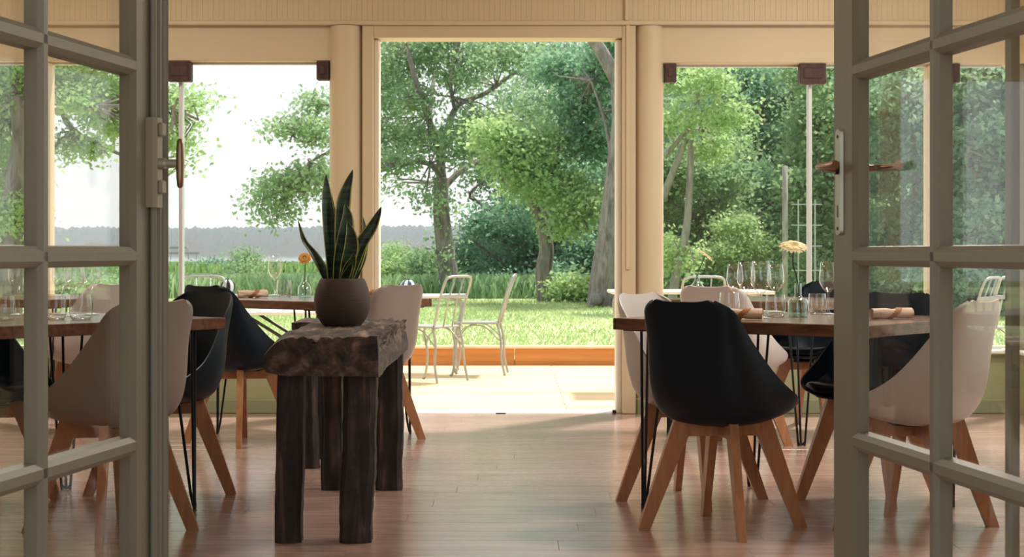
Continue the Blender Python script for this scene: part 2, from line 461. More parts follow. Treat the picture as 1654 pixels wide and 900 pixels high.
# baseboards
struct(MB().box(XL, xc0[0] + 0.05, WY - 0.018, WY, 0, 0.088, 0.005).build('baseboard_left', M['olive_base']))
struct(MB().box(xc1[0] + 0.02, XR, WY - 0.018, WY, 0, 0.088, 0.005).build('baseboard_right', M['olive_base']))
# round columns
for i, (a, b) in enumerate((xc0, xc1)):
    r = (b - a) / 2; cx = (a + b) / 2
    col_m = MB().lathe([(r, 0.0), (r, zt - 0.008)], 40, (cx, WY + 0.02, 0))
    o = struct(col_m.build('trim_%d' % (3 + i), M['cream'], smooth='auto'))
    MB().lathe([(r + 0.012, 0.0), (r + 0.012, 0.09), (r + 0.004, 0.10)], 40, (cx, WY + 0.02, 0)).build('plinth', M['olive_base'] if i else M['cream'], o, smooth='auto')
# narrow window posts
for i, (a, b) in enumerate((post_l, post_r)):
    struct(MB().box(a, b, WY + 0.02, WY + 0.14, z_sill + 0.025, zl if i == 0 else zr, 0.008).build('trim_%d' % (5 + i), M['cream_trim']))
# frame of the open doorway
df = struct(MB().box(wx(586), xo0 - 0.03, WY - 0.05, WY + 0.16, 0, zh + 0.085, 0.006).build('door_3', M['cream_trim']))
MB().box(xo1 + 0.035, wx(1026), WY - 0.05, WY + 0.16, 0, zh + 0.085, 0.006).build('frame_post', M['cream_trim'], df)
MB().box(xo0 - 0.03, xo1 + 0.035, WY - 0.045, WY + 0.16, zh + 0.006, zh + 0.085, 0.004).build('frame_head', M['cream_trim'], df)
MB().box(xo0 - 0.03, xo0, WY + 0.0, WY + 0.15, 0, zh, 0.004).build('inner_jamb', M['white_trim'], df)
MB().box(xo1, xo1 + 0.035, WY + 0.0, WY + 0.15, 0, zh, 0.004).build('inner_jamb', M['white_trim'], df)
MB().box(wx(1010), wx(1016), WY - 0.062, WY - 0.05, 0.9, zt, 0.003).build('cover_strip', M['cream_trim'], df)
MB().box(xo0, xo1, WY, WY + 0.13, -0.02, 0.004, 0.003).build('threshold', M['alu'], df)
MB().box(wx(801), wx(817), WY - 0.035, WY - 0.01, 0.0, 0.006, 0.002).build('floor_latch', M['dark_metal'], df)
MB().box(wx(989), wx(995), WY - 0.03, WY + 0.02, 0.0, 0.022, 0.004).build('door_stop', M['dark_metal'], df)

# frameless sliding panes with white edge profile and dark blocks
def window(n, a, b, zt_, poles, blocks):
    w = struct(MB().box(a, b, WY + 0.06, WY + 0.10, z_sill + 0.025, z_sill + 0.045).build('window_%d' % n, M['alu']))
    MB().box(a, b, WY + 0.06, WY + 0.10, zt_ - 0.014, zt_).build('top_track', M['alu'], w)
    xs = [a] + poles + [b]
    for i in range(len(xs) - 1):
        MB().box(xs[i] + 0.002, xs[i + 1] - 0.002, WY + 0.077, WY + 0.083, z_sill + 0.045, zt_ - 0.014).build('pane', M['glass'], w)
    for p in poles:
        MB().box(p - 0.012, p + 0.012, WY + 0.03, WY + 0.10, z_sill + 0.045, zt_ - 0.014, 0.004).build('edge_profile', M['alu'], w)
    for (p0, p1, hh) in blocks:
        MB().box(p0, p1, WY - 0.03, WY + 0.055, zt_ - hh, zt_ - 0.001, 0.004).build('wooden_block', M['block'], w)
        MB().box(p0 + 0.02, p1 - 0.02, WY - 0.036, WY - 0.03, zt_ - hh + 0.035, zt_ - 0.03, 0.002).build('block_face', M['block'], w)
window(1, XL + 0.1, post_l[0], zl, [], [])
window(2, post_l[1], xc0[0] + 0.02, zl, [wx(290)], [(wx(272), wx(309), 0.128), (wx(512), wx(532), 0.118)])
window(3, xc1[1] - 0.02, post_r[0], zr, [wx(1310)], [(wx(1073), wx(1092), 0.118), (wx(1291), wx(1333), 0.128)])
window(4, post_r[1], XR - 0.08, zr, [], [(wx(1540), wx(1549), 0.12)])
# side walls
rw = struct(MB().box(XR, XR + 0.12, 5.2, WY + 0.16, 0, z_sill).build('wall_right', M['olive']))
MB().box(XR - 0.03, XR + 0.15, 5.2, WY + 0.16, z_sill, z_sill + 0.025, 0.005).build('side_sill', M['white_trim'], rw)
MB().box(XR, XR + 0.12, 5.2, WY + 0.16, zr, CEIL).build('side_header', M['cream'], rw)
for yy in (5.2, 7.8, WY - 0.0):
    MB().box(XR - 0.005, XR + 0.12, yy, yy + 0.12, z_sill + 0.025, zr, 0.005).build('side_post', M['door'], rw)
MB().box(XR + 0.055, XR + 0.061, 5.32, WY, z_sill + 0.03, zr - 0.002).build('side_pane', M['glass'], rw)
MB().box(XR, XR + 0.12, 2.5, 5.2, 0, CEIL).build('plain_wall', M['cream'], rw)
lw = struct(MB().box(XL - 0.12, XL, 2.5, WY + 0.16, 0, CEIL).build('wall_left', M['cream']))

fw_o = struct(MB().box(XL - 0.12, -1.06, 2.40, 2.52, 0, CEIL).build('wall_front', M['cream']))
MB().box(0.90, XR + 0.12, 2.40, 2.52, 0, CEIL).build('wall_panel', M['cream'], fw_o)
MB().box(-1.06, 0.90, 2.40, 2.52, 2.36, CEIL).build('wall_panel', M['cream'], fw_o)
# unseen fill lights added above the frame to brighten the room, in invented housings
def fill_light(x, y, lab, power=1.0):
    t = thing('fill_light', lab, 'fill light', (x, y, CEIL), 0, 'unseen fill lights added under the ceiling')
    MB().lathe([(0.0, -0.002), (0.26, -0.002), (0.27, -0.02), (0.27, -0.06), (0.25, -0.06), (0.25, -0.02)], 32).build('fill_housing', M['alu'], t, smooth='auto')
    ld = bpy.data.lights.new('fill_disc', 'AREA'); ld.shape = 'DISK'; ld.size = 0.46; ld.energy = FILL_POWER * power
    ld.color = (1.0, 0.93, 0.84)
    lo = bpy.data.objects.new('fill_disc', ld); C.objects.link(lo); lo.parent = t; lo.location = (0, 0, -0.065)
    return t
fill_light(-2.4, 8.3, 'added unseen fill light over the far left dining table', 0.7)
fill_light(1.9, 8.3, 'added unseen fill light over the far right dining table')
fill_light(-2.4, 6.3, 'added unseen fill light over the near left dining table', 0.12)
fill_light(1.9, 6.3, 'added unseen fill light over the near right dining table', 0.8)

# ------------------------------------------------------------------ glazed doors
def door(n, P, u, nrm, right):
    """local frame: +X from free edge to hinge, +Y out of the visible face, Z up. P on the visible face at the stile."""
    ang = math.atan2(-u[1], -u[0])
    # local X = -u ; local Y must equal nrm
    ly = (-math.sin(ang), math.cos(ang))
    s = 1.0 if ly[0] * nrm[0] + ly[1] * nrm[1] > 0 else -1.0
    T = 0.028
    root = bpy.data.objects.new('door_%d' % n, None); C.objects.link(root)
    root['kind'] = 'structure'
    root.location = (P[0] - nrm[0] * T, P[1] - nrm[1] * T, 0); root.rotation_euler = (0, 0, ang)
    sg = s
    x0 = -0.105; g0 = 0.030; pw = 0.42; mw = 0.044
    x_m = g0 + pw; g1 = x_m + mw; g2 = g1 + pw; xE = g2 + 0.12
    zs = [0.175, 0.588, 0.998, 1.410, 1.822, 2.235]; H = 2.33
    hw = mw / 2; fw = 0.009; fd = 0.019
    oct_ = [(hw - 0.002, sg * fd), (fw, sg * T), (-fw, sg * T), (-hw + 0.002, sg * fd), (-hw, sg * -0.006), (-fw, sg * -0.010), (fw, sg * -0.010), (hw, sg * -0.006)]
    # stiles
    def stile(a, b, inner):
        pr = [(a, -T), (b, -T), (b, T), (a, T)]
        m = MB()
        if inner > 0:   # bevel on the b side
            pr = [(a, sg * -0.010), (b - 0.010, sg * -0.010), (b, sg * -0.006), (b, sg * fd), (b - 0.014, sg * T), (a, sg * T)]
        else:
            pr = [(a, sg * fd), (a, sg * -0.006), (a + 0.010, sg * -0.010), (b, sg * -0.010), (b, sg * T), (a + 0.014, sg * T)]
        return m.prism(pr, 'z', 0.008, H)
    st = stile(x0, g0, 1).build('stile', M['door'], root)
    stile(g2, xE, -1).build('stile', M['door'], root)
    MB().prism(oct_, 'z', zs[0], zs[-1], (x_m + hw, 0, 0)).build('mullion', M['door'], root)
    for z in zs[1:-1]:
        for (a, b) in ((g0 - 0.013, x_m + hw), (x_m + hw, g2 + 0.013)):
            pr = [(yy, zz) for (zz, yy) in oct_]
            MB().prism(pr, 'x', a, b, (0, 0, z)).build('glazing_bar', M['door'], root)
    MB().box(g0, g2, *sorted((sg * -0.010, sg * T)), 0.008, zs[0], 0.004).build('bottom_rail', M['door'], root)
    MB().box(g0, g2, *sorted((sg * -0.010, sg * T)), zs[-1], H, 0.004).build('top_rail', M['door'], root)
    for i in range(5):
        for (a, b) in ((g0, x_m), (g1, g2)):
            MB().box(a - 0.004, b + 0.004, *sorted((sg * -0.006, sg * -0.002)), zs[i] + (hw - 0.004 if i else -0.004), zs[i + 1] - (hw - 0.004 if i < 4 else -0.004)).build('pane', M['door_glass'], root)
            # putty line around the pane
    if not right:
        # rounded meeting strips on the visible face
        for (a, w, d) in ((x0 - 0.022, 0.020, 0.026), (x0 + 0.000, 0.030, 0.020)):
            pr = [(a, 0.0), (a + w, 0.0)] + [(a + w / 2 + w / 2 * math.cos(t), sg * (T + d * math.sin(t))) for t in [PI * k / 8 for k in range(9)]]
            pr = [(a + w / 2 + w / 2 * math.cos(t), sg * (T - 0.004 + d * math.sin(t))) for t in [PI * k / 10 for k in range(11)]]
            MB().prism(pr, 'z', 0.01, H - 0.005).build('meeting_strip', M['door'], root, smooth='auto')
        MB().box(x0 - 0.022, x0 + 0.0, *sorted((sg * (T - 0.016), sg * (T + 0.002))), 0.01, H - 0.005, 0.002).build('meeting_edge', M['door'], root)
        rod = MB().tube([(x0 + 0.045, sg * (T + 0.008), 0.05), (x0 + 0.045, sg * (T + 0.008), H - 0.05)], 0.0075, 10)
        rod.build('bolt_rod', M['door'], root, smooth='auto')
        bx = MB()
        bx.prism([(x0 + 0.022, sg * T), (x0 + 0.068, sg * T), (x0 + 0.068, sg * (T + 0.016)), (x0 + 0.060, sg * (T + 0.024)), (x0 + 0.030, sg * (T + 0.024)), (x0 + 0.022, sg * (T + 0.016))], 'z', 1.105, 1.303)
        bo = bx.build('bolt_box', M['box'], root)
        for zz in (1.135, 1.262):
            MB().box(x0 + 0.030, x0 + 0.060, *sorted((sg * (T + 0.024), sg * (T + 0.034))), zz, zz + 0.03, 0.003).build('bracket', M['box'], bo)
            MB().tube([(x0 + 0.026, sg * (T + 0.020), zz + 0.015), (x0 + 0.026, sg * (T + 0.026), zz + 0.015)], 0.004, 8).build('screw', M['dark_metal'], bo)
        MB().tube([(x0 + 0.045, sg * (T + 0.02), 1.202), (x0 + 0.045, sg * (T + 0.036), 1.202), (x0 + 0.045, sg * (T + 0.04), 1.202), (x0 + 0.045, sg * (T + 0.064), 1.202)], [0.013, 0.013, 0.0095, 0.0095], 12).build('handle_neck', M['plate'], root, smooth='auto')
        kn = MB()
        prof_k = [(0.004, -0.054), (0.0075, -0.050), (0.0095, -0.03), (0.0105, 0), (0.0095, 0.03), (0.0075, 0.05), (0.004, 0.054)]
        kn.lathe(prof_k + [(0.0, 0.055)], 14, (x0 + 0.045, sg * (T + 0.070), 1.202), 0.85)
        kn.build('handle_grip', M['brass'], root, smooth=True)
    else:
        def lever(sd):
            q = sd * sg; T = 0.028 if sd > 0 else 0.010
            pl = MB()
            o = []
            for t in range(9): o.append((x0 + 0.045 + 0.019 * math.cos(PI * t / 8), 1.275 + 0.010 * math.sin(PI * t / 8)))
            for t in range(9): o.append((x0 + 0.045 - 0.019 * math.cos(PI * t / 8), 1.055 - 0.010 * math.sin(PI * t / 8)))
            v = [(a, q * T, b) for a, b in o] + [(x0 + 0.045 + (a - x0 - 0.045) * 0.85, q * (T + 0.007), b) for a, b in o]
            k = len(o)
            pl.add(v, [tuple(range(k)), tuple(range(2 * k - 1, k - 1, -1))] + [(i, (i + 1) % k, k + (i + 1) % k, k + i) for i in range(k)])
            po = pl.build('lock_plate', M['plate'], root)
            MB().box(x0 + 0.042, x0 + 0.048, *sorted((q * (T + 0.0066), q * (T + 0.0078))), 1.085, 1.112).build('keyhole', M['dark_metal'], po)
            for zz in (1.268, 1.060):
                MB().tube([(x0 + 0.045, q * (T + 0.006), zz), (x0 + 0.045, q * (T + 0.0085), zz)], 0.004, 8).build('screw', M['dark_metal'], po)
            hp = [(x0 + 0.045, q * (T + 0.004), 1.197), (x0 + 0.045, q * (T + 0.02), 1.197), (x0 + 0.045, q * (T + 0.040), 1.197), (x0 + 0.050, q * (T + 0.052), 1.198), (x0 + 0.066, q * (T + 0.058), 1.198), (x0 + 0.11, q * (T + 0.060), 1.197), (x0 + 0.155, q * (T + 0.056), 1.197), (x0 + 0.166, q * (T + 0.053), 1.198)]
            MB().tube(crom(hp, 4), [0.011 - 0.0035 * min(1, i / 8) + (0.003 * max(0, i - 16) / 12) for i in range(29)], 10).build('lever_handle', M['brass'], root, smooth='auto')
            MB().tube([(x0 + 0.045, q * (T + 0.004), 1.197), (x0 + 0.045, q * (T + 0.014), 1.197)], 0.015, 12).build('rosette', M['dark_metal'], root)
        lever(1); lever(-1)
    return root
uL = Vector((0.155, 0.988)).normalized(); nL = Vector((0.988, -0.155)).normalized()
uR = Vector((-0.138, 0.990)).normalized(); nR = Vector((-0.990, -0.138)).normalized()
door(1, (-0.809, 3.63), uL, nL, False)
door(2, (0.751, 3.72), uR, nR, True)
# folded leaf standing behind the right door
lf = struct(MB().box(0.968, 0.985, 3.24, 3.285, 0.008, 2.33, 0.003).build('door_4', M['door']))
MB().box(0.985, 1.34, 3.258, 3.264, 0.30, 2.25).build('pane', M['door_glass'], lf)
MB().box(0.985, 1.40, 3.24, 3.285, 0.008, 0.30, 0.004).build('bottom_rail', M['door'], lf)
MB().box(0.985, 1.40, 3.24, 3.285, 2.25, 2.33, 0.004).build('top_rail', M['door'], lf)
MB().box(1.34, 1.40, 3.24, 3.285, 0.30, 2.25, 0.003).build('stile', M['door'], lf)

# ------------------------------------------------------------------ shell chairs
def shell_grid():
    # centre line and edge line, (y, z) and half width; chair faces +Y
    cen = [(0.225, 0.425), (0.16, 0.432), (0.06, 0.402), (-0.06, 0.388), (-0.155, 0.408), (-0.212, 0.500), (-0.236, 0.65), (-0.256, 0.78), (-0.268, 0.836)]
    edg = [(0.170, 0.440, 0.150), (0.155, 0.462, 0.215), (0.105, 0.490, 0.243), (0.040, 0.520, 0.248), (-0.025, 0.560, 0.243), (-0.085, 0.620, 0.226), (-0.150, 0.705, 0.200), (-0.222, 0.800, 0.180), (-0.262, 0.834, 0.128)]
    cc = crom([(0, y, z) for y, z in cen], 4); ee = crom([(w, y, z) for y, z, w in edg], 4)
    return cc, ee
def make_shell(mat, pad, name):
    cc, ee = shell_grid(); R = len(cc); N = 21
    vs_ = []
    for i in range(R):
        for k in range(N):
            u = -1 + 2 * k / (N - 1); a = abs(u)
            x = math.copysign(math.sin(a * PI / 2) ** 0.9 if a > 0 else 0, u) * ee[i].x
            t = a ** 2.6
            y = cc[i].y + (ee[i].y - cc[i].y) * t; z = cc[i].z + (ee[i].z - cc[i].z) * t
            if i > R - 8: z += 0.008 * (math.exp(-((a - 0.62) / 0.22) ** 2) - 0.4) * (i - (R - 8)) / 7.0
            vs_.append((x, y, z))
    fs_ = [(i * N + k, (i + 1) * N + k, (i + 1) * N + k + 1, i * N + k + 1) for i in range(R - 1) for k in range(N - 1)]
    me = bpy.data.meshes.new('seat_shell'); me.from_pydata(vs_, [], fs_)
    bm = bmesh.new(); bm.from_mesh(me)
    bm.normal_update(); bm.verts.ensure_lookup_table()
    nv = len(vs_); inn = [v.co - v.normal * 0.008 for v in bm.verts]
    bm.free(); bm = bmesh.new()
    V1 = [bm.verts.new(p) for p in vs_]; V2 = [bm.verts.new(p) for p in inn]
    for f in fs_:
        bm.faces.new([V1[k] for k in f]); bm.faces.new([V2[k] for k in reversed(f)])
    rim = [k for k in range(N)] + [i * N + N - 1 for i in range(1, R)] + [(R - 1) * N + k for k in range(N - 2, -1, -1)] + [i * N for i in range(R - 2, 0, -1)]
    for q in range(len(rim)):
        a_, b_ = rim[q], rim[(q + 1) % len(rim)]
        bm.faces.new([V1[a_], V1[b_], V2[b_], V2[a_]])
    bmesh.ops.recalc_face_normals(bm, faces=bm.faces)
    bm.to_mesh(me); bm.free()
    me.materials.append(mat); me.polygons.foreach_set('use_smooth', [True] * len(me.polygons))
    me.set_sharp_from_angle(angle=math.radians(50)); me.update()
    # pad
    pv = []; NP = 15; rows_ = list(range(1, 17)); RP = len(rows_)
    for ii, i in enumerate(rows_):
        for k in range(NP):
            u = (-1 + 2 * k / (NP - 1)) * 0.80; a = abs(u)
            x = math.copysign(math.sin(a * PI / 2) ** 0.9 if a > 0 else 0, u) * ee[i].x
            t = a ** 2.6
            y = cc[i].y + (ee[i].y - cc[i].y) * t; z = cc[i].z + (ee[i].z - cc[i].z) * t
            e1 = min(ii, RP - 1 - ii) / 3.0; e2 = (1 - a / 0.80) * 4.0
            h = 0.034 * min(1, e1, e2) ** 0.5 if min(e1, e2) > 0 else 0.004
            pv.append((x, y + (0.004 if i > 12 else 0), z + 0.006 + h))
    pf = [(i * NP + k, i * NP + k + 1, (i + 1) * NP + k + 1, (i + 1) * NP + k) for i in range(RP - 1) for k in range(NP - 1)]
    pm = bpy.data.meshes.new('cushion'); pm.from_pydata(pv, [], pf); pm.materials.append(pad)
    pm.polygons.foreach_set('use_smooth', [True] * len(pm.polygons)); pm.update()
    return me, pm
def make_chair(name, shell, pad):
    t = thing(name, '', 'chair')
    me, pm = make_shell(shell, pad, name)
    link('seat_shell', me, t); link('cushion', pm, t)
    legm = MB()
    # leg as a flat board lying in the diagonal plane; local +X outwards
    th = 0.016
    pr = [(0.105, 0.398), (0.176, 0.410), (0.314, 0.0), (0.270, 0.0)]
    v = []
    for s_ in (-1, 1):
        for (r, z) in pr: v.append((r, s_ * (th if z > 0.1 else th * 0.85), z))
    legm.add(v, [(0, 1, 2, 3), (7, 6, 5, 4), (0, 4, 5, 1), (1, 5, 6, 2), (2, 6, 7, 3), (3, 7, 4, 0)])
    lo = legm.build('leg', M['oak'], t); lo.rotation_euler = (0, 0, PI / 4)
    for k in (1, 2, 3):
        l2 = link('leg', lo.data, t); l2.rotation_euler = (0, 0, PI / 4 + k * PI / 2)
    for k, z0 in ((0, 0.338), (1, 0.3385)):
        b = MB().box(-0.15, 0.15, -0.0155, 0.0155, z0, z0 + 0.045, 0.002).build('cross_rail', M['oak'], t)
        b.rotation_euler = (0, 0, PI / 4 + k * PI / 2)
    MB().box(-0.08, 0.08, -0.08, 0.08, 0.378, 0.392, 0.004).build('seat_plate', M['dark_metal'], t)
    return t
A_DIR = math.atan2(-0.63, 0.777)        # direction a
B_DIR = math.atan2(0.777, 0.63)         # direction b
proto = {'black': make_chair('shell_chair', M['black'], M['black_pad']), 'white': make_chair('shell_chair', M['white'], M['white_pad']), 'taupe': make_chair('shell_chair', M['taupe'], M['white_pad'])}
used = set()
def chair(kind, x, y, face, label, jit=0.0):
    """face = heading the chair looks towards, as an angle"""
    o = proto[kind] if kind not in used else copy_tree(proto[kind])
    used.add(kind)
    o.location = (x, y, 0); o.rotation_euler = (0, 0, face - PI / 2 + jit)
    o['label'] = label; o['group'] = 'shell chairs with wooden legs at the dining tables'
    return o
chair('black', 0.768, 6.10, B_DIR, 'black shell chair with its back to the viewer at the front of the right table')
chair('white', 0.731, 6.79, A_DIR, 'off-white shell chair at the left end of the right table, partly behind the black chair')
chair('white', 1.47, 6.095, A_DIR + PI, 'off-white shell chair seen through the right glazed door')
chair('black', 1.46, 6.84, B_DIR + PI, 'black shell chair on the window side of the right table behind the rolled napkin')
chair('white', 1.15, 8.65, B_DIR, 'off-white shell chair at the far right table, seen behind the wine glasses', 0.05)
chair('black', 1.71, 9.55, B_DIR + PI, 'black shell chair on the window side of the far right table')
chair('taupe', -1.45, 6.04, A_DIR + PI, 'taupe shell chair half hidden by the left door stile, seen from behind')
chair('black', -1.46, 6.93, B_DIR + PI, 'black shell chair facing the viewer at the corner of the left table')
chair('black', -2.14, 6.76, A_DIR, 'black shell chair at the far end of the left table, seen through the left door')
chair('black', -1.43, 8.85, B_DIR, 'black shell chair with its back to the viewer at the table under the left window')
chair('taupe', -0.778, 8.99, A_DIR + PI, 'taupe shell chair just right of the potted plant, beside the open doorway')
chair('white', -2.35, 9.33, A_DIR + PI, 'off-white shell chair at the far left table, seen low through the left door', -0.1)

# ------------------------------------------------------------------ dining tables
def hairpin(mesh_cache={}):
    if 'm' in mesh_cache: return mesh_cache['m']
    mb = MB(); r = 0.0058; zt_ = 0.702
    # foot at origin-ish, three rods spreading to the top; local +X+Y points to table centre
    f = (0.0, 0.0)
    mb.tube(crom([(-0.045, 0.055, zt_), (-0.012, 0.016, 0.05), (-0.010, 0.010, 0.018), (0, 0, 0.0065), (0.010, -0.010, 0.018), (0.018, -0.014, 0.05), (0.055, -0.045, zt_)], 5), r, 8)
    mb.tube([(0.004, 0.004, 0.008), (0.012, 0.012, 0.06), (0.070, 0.070, zt_)], r, 8)
    mb.box(-0.055, 0.085, -0.055, 0.085, 0.700, 0.705)
    mesh_cache['m'] = mb
    return mb
leg_mesh = None
def dining_table(K, la, lb, label):
    """K = left corner; table spans a*la and b*lb. root at table centre, local X = a, local Y = b"""
    global leg_mesh
    a = Vector((0.777, -0.63)).normalized(); b = Vector((0.63, 0.777)).normalized()
    c = Vector(K) + a * la / 2 + b * lb / 2
    t = thing('dining_table', label, 'table', (c.x, c.y, 0), A_DIR, 'wooden dining tables on hairpin legs')
    MB().box(-la / 2, la / 2, -lb / 2, lb / 2, 0.705, 0.75, 0.003).build('table_top', M['table'], t)
    for sx, sy, rz in ((-1, -1, 0), (1, -1, PI / 2), (1, 1, PI), (-1, 1, -PI / 2)):
        if leg_mesh is None:
            o = hairpin().build('leg', M['iron'], t, smooth='auto'); leg_mesh = o.data
        else: o = link('leg', leg_mesh, t)
        o.location = (sx * (la / 2 - 0.085), sy * (lb / 2 - 0.085), 0); o.rotation_euler = (0, 0, rz)
    return t
T1K = Vector((0.393, 6.53))
av = Vector((0.777, -0.63)).normalized(); bv = Vector((0.63, 0.777)).normalized()
dining_table(T1K, 1.08, 1.0, 'square wooden dining table on black hairpin legs, nearest on the right')
T2R = Vector((-1.126, 6.58))
dining_table(T2R - av * 1.0 - bv * 1.15, 1.0, 1.15, 'wooden dining table with its corner jutting out beside the left glazed door')
T4N = Vector((-0.98, 8.64))
dining_table(T4N - av * 1.0, 1.0, 0.85, 'wooden dining table under the left window, behind the rustic bench')
dining_table((0.74, 9.2), 1.0, 0.92, 'wooden dining table under the right window, behind the nearer one')
dining_table(Vector((-2.55, 9.0)) - av * 1.0, 1.0, 0.85, 'wooden dining table in the far left corner, seen through the left door')

# ------------------------------------------------------------------ table ware
TZ = 0.7505
def on_table(x, y):
    """point on a 0.75 m high table top seen at frame pixel (x, y)"""
    D = F * (EYE - TZ) / (y - 408.0)
    return ((x - 827.0) * D / F, D, TZ)
def wine_glass_mesh():
    g = MB().lathe([(0.0, 0.0), (0.034, 0.0005), (0.033, 0.003), (0.010, 0.006), (0.0042, 0.014), (0.0036, 0.05), (0.0042, 0.082), (0.010, 0.090), (0.024, 0.104), (0.034, 0.124), (0.037, 0.142), (0.035, 0.168), (0.030, 0.205), (0.0292, 0.2058), (0.0296, 0.203)], 28)
    return g
def tumbler_mesh():
    return MB().lathe([(0.0, 0.0), (0.030, 0.0), (0.036, 0.006), (0.040, 0.03), (0.040, 0.05), (0.036, 0.088), (0.0352, 0.0885), (0.0354, 0.086)], 28)
GL = {}
def glass_thing(kind, pos, label, sc=1.0):
    if kind not in GL:
        if kind == 'wine_glass':
            t = thing('wine_glass', '', 'glass'); wine_glass_mesh().build('glass_body', M['crystal'], t, smooth='auto')
        else:
            t = thing('tumbler', '', 'glass'); tumbler_mesh().build('glass_body', M['crystal'], t, smooth='auto')
            MB().lathe([(0.0, 0.0), (0.029, 0.0), (0.033, 0.003), (0.033, 0.008), (0.0, 0.009)], 24, (0, 0, 0.001)).build('glass_base', M['crystal'], t, smooth='auto')
        GL[kind] = t
    else: t = copy_tree(GL[kind])
    t.location = pos; t.scale = (sc, sc, sc)
    t['label'] = label; t['group'] = 'wine glasses on the dining tables' if kind == 'wine_glass' else 'tumblers on the dining tables'
    return t
glass_thing('wine_glass', on_table(1187, 504), 'wine glass at the far left of the cluster on the right table')
glass_thing('wine_glass', on_table(1205, 507), 'wine glass second from the left in the cluster on the right table', 1.05)
glass_thing('wine_glass', on_table(1229, 514), 'wine glass standing right behind the rolled napkin on the right table', 1.08)
glass_thing('wine_glass', on_table(1253, 504.5), 'wine glass at the back of the cluster, left of the flower vase', 1.0)
glass_thing('wine_glass', on_table(1338, 508), 'wine glass beside the right door edge, right of the flower vase', 1.05)
glass_thing('tumbler', on_table(1178, 509), 'tumbler behind the rolled napkin on the right table', 1.05)
glass_thing('tumbler', on_table(1253, 512), 'tumbler between the wine glasses and the flower vase on the right table', 1.0)
glass_thing('tumbler', on_table(1320, 507), 'tumbler to the right of the flower vase on the right table', 0.95)
glass_thing('wine_glass', on_table(444, 477.5), 'wine glass on the table under the left window', 1.15)
glass_thing('tumbler', on_table(459, 480), 'tumbler beside the wine glass under the left window', 1.1)
# left table, seen through the left door
for i, (x, y, k, sc, lb) in enumerate([
    (30, 509, 'wine_glass', 1.15, 'wine glass on the left table seen through the leftmost door pane'),
    (8, 516, 'tumbler', 1.0, 'tumbler on the left table at the left edge of the frame'),
    (100, 507, 'wine_glass', 1.1, 'wine glass on the left table, left of the three behind the wide door pane'),
    (121, 510, 'wine_glass', 1.15, 'wine glass on the left table, middle of the three behind the wide door pane'),
    (147, 508, 'wine_glass', 1.1, 'wine glass on the left table, right of the three behind the wide door pane'),
    (90, 516, 'tumbler', 1.0, 'tumbler on the left table in front of the wine glasses behind the door pane'),
    (131, 516, 'tumbler', 1.1, 'tumbler on the left table nearest its front edge behind the door pane')]):
    glass_thing(k, on_table(x, y), lb, sc)

def flower(parent, base, path, head_r, tilt, mat, npet=34):
    MB().tube(crom(path, 6), 0.0028, 6).build('stem', M['stem'], parent, smooth=True)
    h = thing('x', '', ''); C.objects.unlink(h); bpy.data.objects.remove(h)
    top = Vector(path[-1])
    mt = Matrix.Translation(top) @ Matrix.Rotation(tilt[0], 4, 'X') @ Matrix.Rotation(tilt[1], 4, 'Y')
    d = MB().lathe([(0.0, -0.006), (0.006, -0.005), (0.010, 0.0), (0.009, 0.004), (0.0, 0.006)], 14)
    ob = d.build('flower_disc', M['petal_mid'], parent, smooth=True); ob.matrix_local = mt
    p = MB()
    for k in range(npet):
        for ring in range(2):
            t = 2 * PI * (k + ring * 0.5) / npet + 0.05 * (k % 3); L = head_r * (1 - 0.22 * ring) * (0.90 + 0.10 * ((k * 7) % 5) / 5); w = 0.0072
            lift = 0.004 * ((k * 3) % 4) / 4 + 0.006 * ring
            ca, sa = math.cos(t), math.sin(t)
            pts = []
            for r, ww, z in ((0.007, 0.4, 0.0), (L * 0.45, 1.0, 0.004 + lift), (L * 0.85, 0.9, 0.002 + lift), (L, 0.25, -0.003 + lift)):
                for s_ in (-1, 1): pts.append((r * ca - s_ * ww * w * sa, r * sa + s_ * ww * w * ca, z))
            b = len(p.v)
            p.add(pts, [(0, 1, 3, 2), (2, 3, 5, 4), (4, 5, 7, 6)])
    # each ring of petals
    po = p.build('petals', mat, parent); po.matrix_local = mt; po['kind'] = 'stuff'

def vase(pos, label, kind, path, head_r, tilt, mat, sc=1.0):
    t = thing('flower_vase', label, 'vase', pos, 0, 'small glass vases holding one flower')
    if kind == 'bottle':
        pr = [(0.0, 0.0), (0.030, 0.0), (0.034, 0.006), (0.035, 0.03), (0.033, 0.048), (0.022, 0.064), (0.012, 0.076), (0.010, 0.10), (0.013, 0.108), (0.0118, 0.108), (0.0088, 0.10), (0.0108, 0.077), (0.0208, 0.063), (0.0318, 0.047), (0.0338, 0.03), (0.032, 0.009), (0.0, 0.008)]
    else:
        pr = [(0.0, 0.0), (0.038, 0.0), (0.040, 0.004), (0.040, 0.060), (0.036, 0.070), (0.018, 0.078), (0.0135, 0.086), (0.0135, 0.135), (0.0125, 0.135), (0.0122, 0.086), (0.017, 0.076), (0.035, 0.068), (0.0385, 0.060), (0.0385, 0.008), (0.0, 0.007)]
    MB().lathe([(r * sc, z * sc) for r, z in pr], 28).build('vase_body', M['vase_glass'], t, smooth='auto')
    MB().lathe([(0, 0), (pr[2][0] * 0.96 * sc, 0), (pr[2][0] * 0.97 * sc, 0.0055 * sc), (0, 0.0065 * sc)], 28, (0, 0, 0.0005)).build('glass_foot', M['vase_glass'], t, smooth='auto')
    flower(t, None, path, head_r, tilt, mat)
    return t
vase(on_table(1289, 512), 'square-shouldered glass vase with a pale yellow gerbera on the right table', 'square',
     [(0.012, 0, 0.012), (0.004, 0, 0.09), (-0.006, 0, 0.16), (-0.020, 0.0, 0.21), (-0.018, 0, 0.278)], 0.062, (math.radians(24), math.radians(2)), M['petal'])
